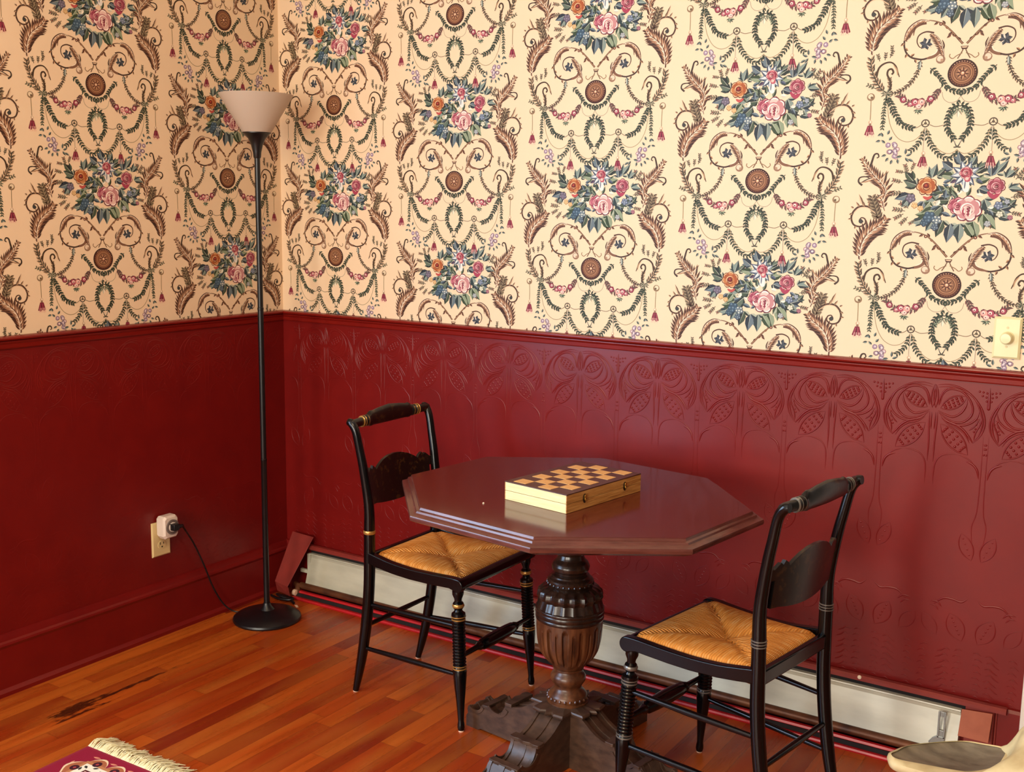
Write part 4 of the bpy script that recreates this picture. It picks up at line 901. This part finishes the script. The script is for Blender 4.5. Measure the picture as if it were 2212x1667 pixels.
    for k in range(len(per)):
        a_, b_ = per[k], per[(k + 1) % len(per)]; fs.append((a_, b_, b_ + n0, a_ + n0)); strand += [(vs[a_][1] + vs[a_][0], 0), (vs[b_][1] + vs[b_][0], 0), (vs[b_][1] + vs[b_][0], .02), (vs[a_][1] + vs[a_][0], .02)]
    fs.append(tuple(p + n0 for p in reversed(per))); strand += [(0, 0)] * len(per)
    me = bpy.data.meshes.new('rush_seat'); me.from_pydata(vs, [], fs); u = me.uv_layers.new(name='strand')
    u.data.foreach_set('uv', [c for s_ in strand for c in s_]); me.materials.append(M_rush); me.polygons.foreach_set('use_smooth', [True] * len(me.polygons)); me.set_sharp_from_angle(angle=1.0)
    o = bpy.data.objects.new('rush_seat', me); C.objects.link(o); o.parent = ch
    # crest rail with pillow centre
    def bow(y): return -.192 - .012 * (1 - (y / .177) ** 2)
    def crest(y, ry, rz_, dz): return [(bow(y) + ry * math.cos(t), y, .838 + dz + rz_ * math.sin(t)) for t in [k * PI / 10 for k in range(20)]]
    prof_ = [(-.183, .008, .010, 0), (-.172, .0105, .0125, 0), (-.135, .011, .0135, 0), (-.128, .011, .0135, 0), (-.126, .014, .0165, 0), (-.120, .014, .0165, 0), (-.118, .0115, .0145, 0), (-.112, .0145, .0175, 0), (-.106, .0145, .0175, 0), (-.103, .012, .016, 0), (-.096, .011, .022, .002), (-.088, .011, .024, .003), (-.080, .011, .0225, .003), (-.05, .011, .025, .005), (0, .011, .0275, .007)]
    prof_ = prof_ + [(-a, b, c, d) for a, b, c, d in reversed(prof_[:-1])]
    MB().rings([crest(*q) for q in prof_]).build('crest_rail', M_blackw, ch, smooth=40).data
    for s_ in (-1, 1):
        for y_ in (.123, .109, .133): MB().rings([[(bow(y_ * s_) + r_ * math.cos(t), s_ * y_ + d_, .838 + (r_ + .0025) * math.sin(t)) for t in [k * PI / 10 for k in range(20)]] for d_, r_ in ((-.0014, .0135), (0, .0150), (.0014, .0135))]).build('painted_band', bandm, ch)
    # carved splat
    half = [(0, .722), (.03, .720), (.06, .712), (.085, .700), (.100, .690), (.106, .698), (.118, .706), (.124, .696), (.132, .702), (.140, .696), (.150, .688), (.166, .690), (.166, .668), (.150, .664), (.142, .655), (.140, .640), (.146, .622), (.146, .606), (.138, .590), (.128, .594), (.118, .604), (.095, .594), (.06, .586), (.0, .582)]
    top_ = [p for p in half[:12]]; bot = [p for p in half[12:]]
    def zt(y, line):
        y = abs(y)
        for (a, b), (c, d) in zip(line, line[1:]):
            if min(a, c) <= y <= max(a, c) and a != c: return b + (d - b) * (y - a) / (c - a)
        return line[-1][1] if line is top_ else (.667 if y > .15 else .6)
    ys = sorted(set([p[0] for p in top_] + [-p[0] for p in top_] + [.142, -.142, .144, -.144, .075, -.075, .045, -.045, .015, -.015]))
    rg = []
    for y in ys:
        xc = -.147 - .022 * (1 - (y / .166) ** 2); t_ = zt(y, top_); ay = abs(y)
        b_ = .582 + .012 * (ay / .118) ** 2 if ay < .118 else (.594 if ay < .1435 else .662)
        lean = lambda z: -(z - .60) * .13
        rg.append([(xc + .0045 + lean(b_), y, b_), (xc + .0045 + lean((t_ + b_) / 2), y, (t_ + b_) / 2), (xc + .0045 + lean(t_), y, t_), (xc - .0045 + lean(t_), y, t_), (xc - .0045 + lean((t_ + b_) / 2), y, (t_ + b_) / 2), (xc - .0045 + lean(b_), y, b_)])
    MB().rings(rg).build('splat', M_blackw, ch, smooth=40)
    return ch
c1 = make_chair('black rush-seat chair with gold bands, left of the table, facing right', (1.064, -.431, 0), 0.0, M_gold, 1, .0055)
c2 = make_chair('black rush-seat chair with dull silver rings, right of the table, seen from behind', (2.062, -.565, 0), math.radians(171), M_silver, 3, .0016)

# ------------------------------------------------------------ rug corner with fringe
rg = thing('rug', 'small crimson patterned rug with cream fringe at the lower left', 'rug', (.498, -1.272, 0), .02)
RW, RL = .62, .95
D = Draw()
D.poly([(.01, -.012), (RW - .01, -.012), (RW - .01, -RL + .012), (.01, -RL + .012)], '#8c0f2e', 1)
def lobed(scale, c, L):
    n = 5; xa, xb, ya, yb = .075, RW - .075, -.062, -RL + .062; pts = []
    nx = 7; ny = 11
    def arc(x0, y0, x1, y1, k):
        out = []
        dx, dy = x1 - x0, y1 - y0
        for q in range(8):
            t = q / 8; b = math.sin(PI * t) ** .7 * scale; out.append((x0 + dx * t - dy * b * k, y0 + dy * t + dx * b * k))
        return out
    for i in range(nx): pts += arc(xa + (xb - xa) * i / nx, ya, xa + (xb - xa) * (i + 1) / nx, ya, 1)
    for i in range(ny): pts += arc(xb, ya + (yb - ya) * i / ny, xb, ya + (yb - ya) * (i + 1) / ny, 1)
    for i in range(nx): pts += arc(xb - (xb - xa) * i / nx, yb, xb - (xb - xa) * (i + 1) / nx, yb, 1)
    for i in range(ny): pts += arc(xa, yb + (ya - yb) * i / ny, xa, yb + (ya - yb) * (i + 1) / ny, 1)
    cx, cy = RW / 2, -RL / 2
    for a, b in zip(pts, pts[1:] + pts[:1]): D.poly([a, b, (cx, cy)], c, L)
lobed(.50, '#e6c9a0', 2); lobed(.40, '#a8603c', 3)
def ringrect(m_, c, L, x=.075, y=.062): D.poly([(x + m_, -y - m_), (RW - x - m_, -y - m_), (RW - x - m_, -RL + y + m_), (x + m_, -RL + y + m_)], c, L)
ringrect(-.004, '#b97a4c', 4); ringrect(.006, '#ece2c8', 5)
for i in range(7):
    x = .075 + (RW - .15) * (i + .5) / 7
    for yy in (-.058, -RL + .058): D.disc(x, yy, .013, '#3a0f1c', 6, 10); D.disc(x, yy, .005, '#a33c3c', 7, 6)
for i in range(11):
    y = -.062 - (RL - .124) * (i + .5) / 11
    for xx in (.071, RW - .071): D.disc(xx, y, .013, '#3a0f1c', 6, 10); D.disc(xx, y, .005, '#a33c3c', 7, 6)
for i in range(16):
    x = .095 + (RW - .19) * i / 15
    for yy in (-.078, -RL + .078): D.leaf(x - .008, yy, .5 if i % 2 else -.5, .018, .009, '#26201c', '#3b352c', 6)
for i in range(26):
    y = -.095 - (RL - .19) * i / 25
    for xx in (.091, RW - .091): D.leaf(xx, y - .008, 1.1 if i % 2 else 2.0, .018, .009, '#26201c', '#3b352c', 6)
ringrect(.030, '#5a1422', 6); ringrect(.036, '#e0c7a0', 7); ringrect(.042, '#47161e', 8)
for i in range(9):
    for j in range(15):
        x = .14 + (RW - .28) * i / 8; y = -.125 - (RL - .25) * j / 14; D.disc(x, y, .013, '#a8603c' if (i + j) % 2 else '#e6c9a0', 9, 8); D.disc(x, y, .006, '#3a0f1c', 10, 6)
for i in range(7):
    x = .075 + (RW - .15) * i / 7 + .002; D.leaf(x - .012, -.036, .15, .026, .008, '#c9725a', '#e09a7a', 2)
for i in range(11): D.leaf(.040, -.075 - (RL - .15) * i / 11, -1.4, .026, .008, '#c9725a', '#e09a7a', 2)
pz = MB().box((RW / 2, -RL / 2, .0035), (RW, RL, .007)).build('pile_base', speck('crimson_wool', '#83102c', '#93142f', .9, 80), rg, smooth=0, bevel=.002)
printed('woven_pattern', D.p, lambda a, b, h: (a, b, .0072 + h), M_rug, rg, dz=.00008)
random.seed(5); m = MB()
for e, y0, sgn in ((0, 0, 1), (1, -RL, -1)):
    for k in range(330):
        x = RW * (k + random.random()) / 330; l = random.uniform(.045, .075); dx = random.uniform(-.012, .028)
        m.tube(cat([(x, y0 - sgn * .004, .006), (x + dx * .3, y0 + sgn * l * .3, .012 + random.uniform(0, .008)), (x + dx, y0 + sgn * l * .7, .004 + random.uniform(0, .007)), (x + dx * 1.5 + random.uniform(-.008, .008), y0 + sgn * l, .002)], 3), [.0013] * 9 + [.0008], 5)
m.build('fringe', M_fringe, rg, kind='stuff')

# ------------------------------------------------------------ cream chair corner at lower right
cr = thing('tub_chair', 'cream framed chair with worn grey dished seat cut off at the lower right corner', 'chair', (2.86, -.95, 0), 0)
# the dished seat, outlined in local coordinates
OUT = [(-.352, .038), (-.350, .060), (-.325, .108), (-.251, .177), (-.206, .192), (-.150, .198), (-.080, .150), (-.06, .06), (-.10, -.02), (-.20, .008), (-.27, .010), (-.33, .012)]
INN = [(-.346, .041), (-.340, .060), (-.321, .104), (-.249, .172), (-.206, .187), (-.163, .190), (-.160, .142), (-.167, .105), (-.199, .060), (-.229, .046), (-.278, .036), (-.330, .028)]
def loop(P_, z, k=1.0, c=(-.24, .11)):
    return [(c[0] + (a - c[0]) * k, c[1] + (b - c[1]) * k, z) for a, b in cat(P_, 5, True)]
MB().rings([loop(OUT, .398, .9), loop(OUT, .401, .98), loop(OUT, .410, 1.0), loop(OUT, .417, .985), loop([(a + .004, b) for a, b in INN], .4215, 1.03), loop(INN, .4195, .99)], cap=False).build('seat_frame', M_cream, cr, smooth=60)
MB().rings([loop(INN, .400, .98), loop(INN, .4185, 1.0), loop(INN, .415, .90), loop(INN, .409, .65), loop(INN, .406, .35), loop(INN, .405, .05)]).build('seat', M_seatgrey, cr, smooth=60)
m = MB(); q = cat([(-.172, .196), (-.156, .170), (-.154, .135), (-.160, .100), (-.180, .068), (-.200, .045)], 6); rr_ = []
for i, (x_, y_) in enumerate(q):
    t = i / (len(q) - 1); k_ = min(1, .25 + t * 5) * max(.12, 1 - max(0, t - .35) * 1.3)
    rr_.append([(x_ - .002, y_, .402), (x_, y_, .4205), (x_ + .010, y_ + .002, .4205 + .020 * k_), (x_ + .022, y_ + .003, .4205 + .055 * k_), (x_ + .040, y_ + .004, .4205 + .080 * k_), (x_ + .075, y_ + .002, .4205 + .100 * k_), (x_ + .13, y_ - .02, .4205 + .13 * k_), (x_ + .15, y_ - .03, .4205 + .10 * k_), (x_ + .14, y_ - .03, .402)])
m.rings(rr_); m.build('curved_back', M_cream, cr, smooth=60)
for x_, y_ in ((-.10, .13), (-.07, .03), (-.14, .10), (-.15, .01)):
    MB().tube([(x_ + .09 if x_ < -.12 else x_ + .16, y_ + (.10 if y_ > .06 else -.10), 0), (x_, y_, .402)], [.013, .019], 12).build('leg', M_cream, cr)
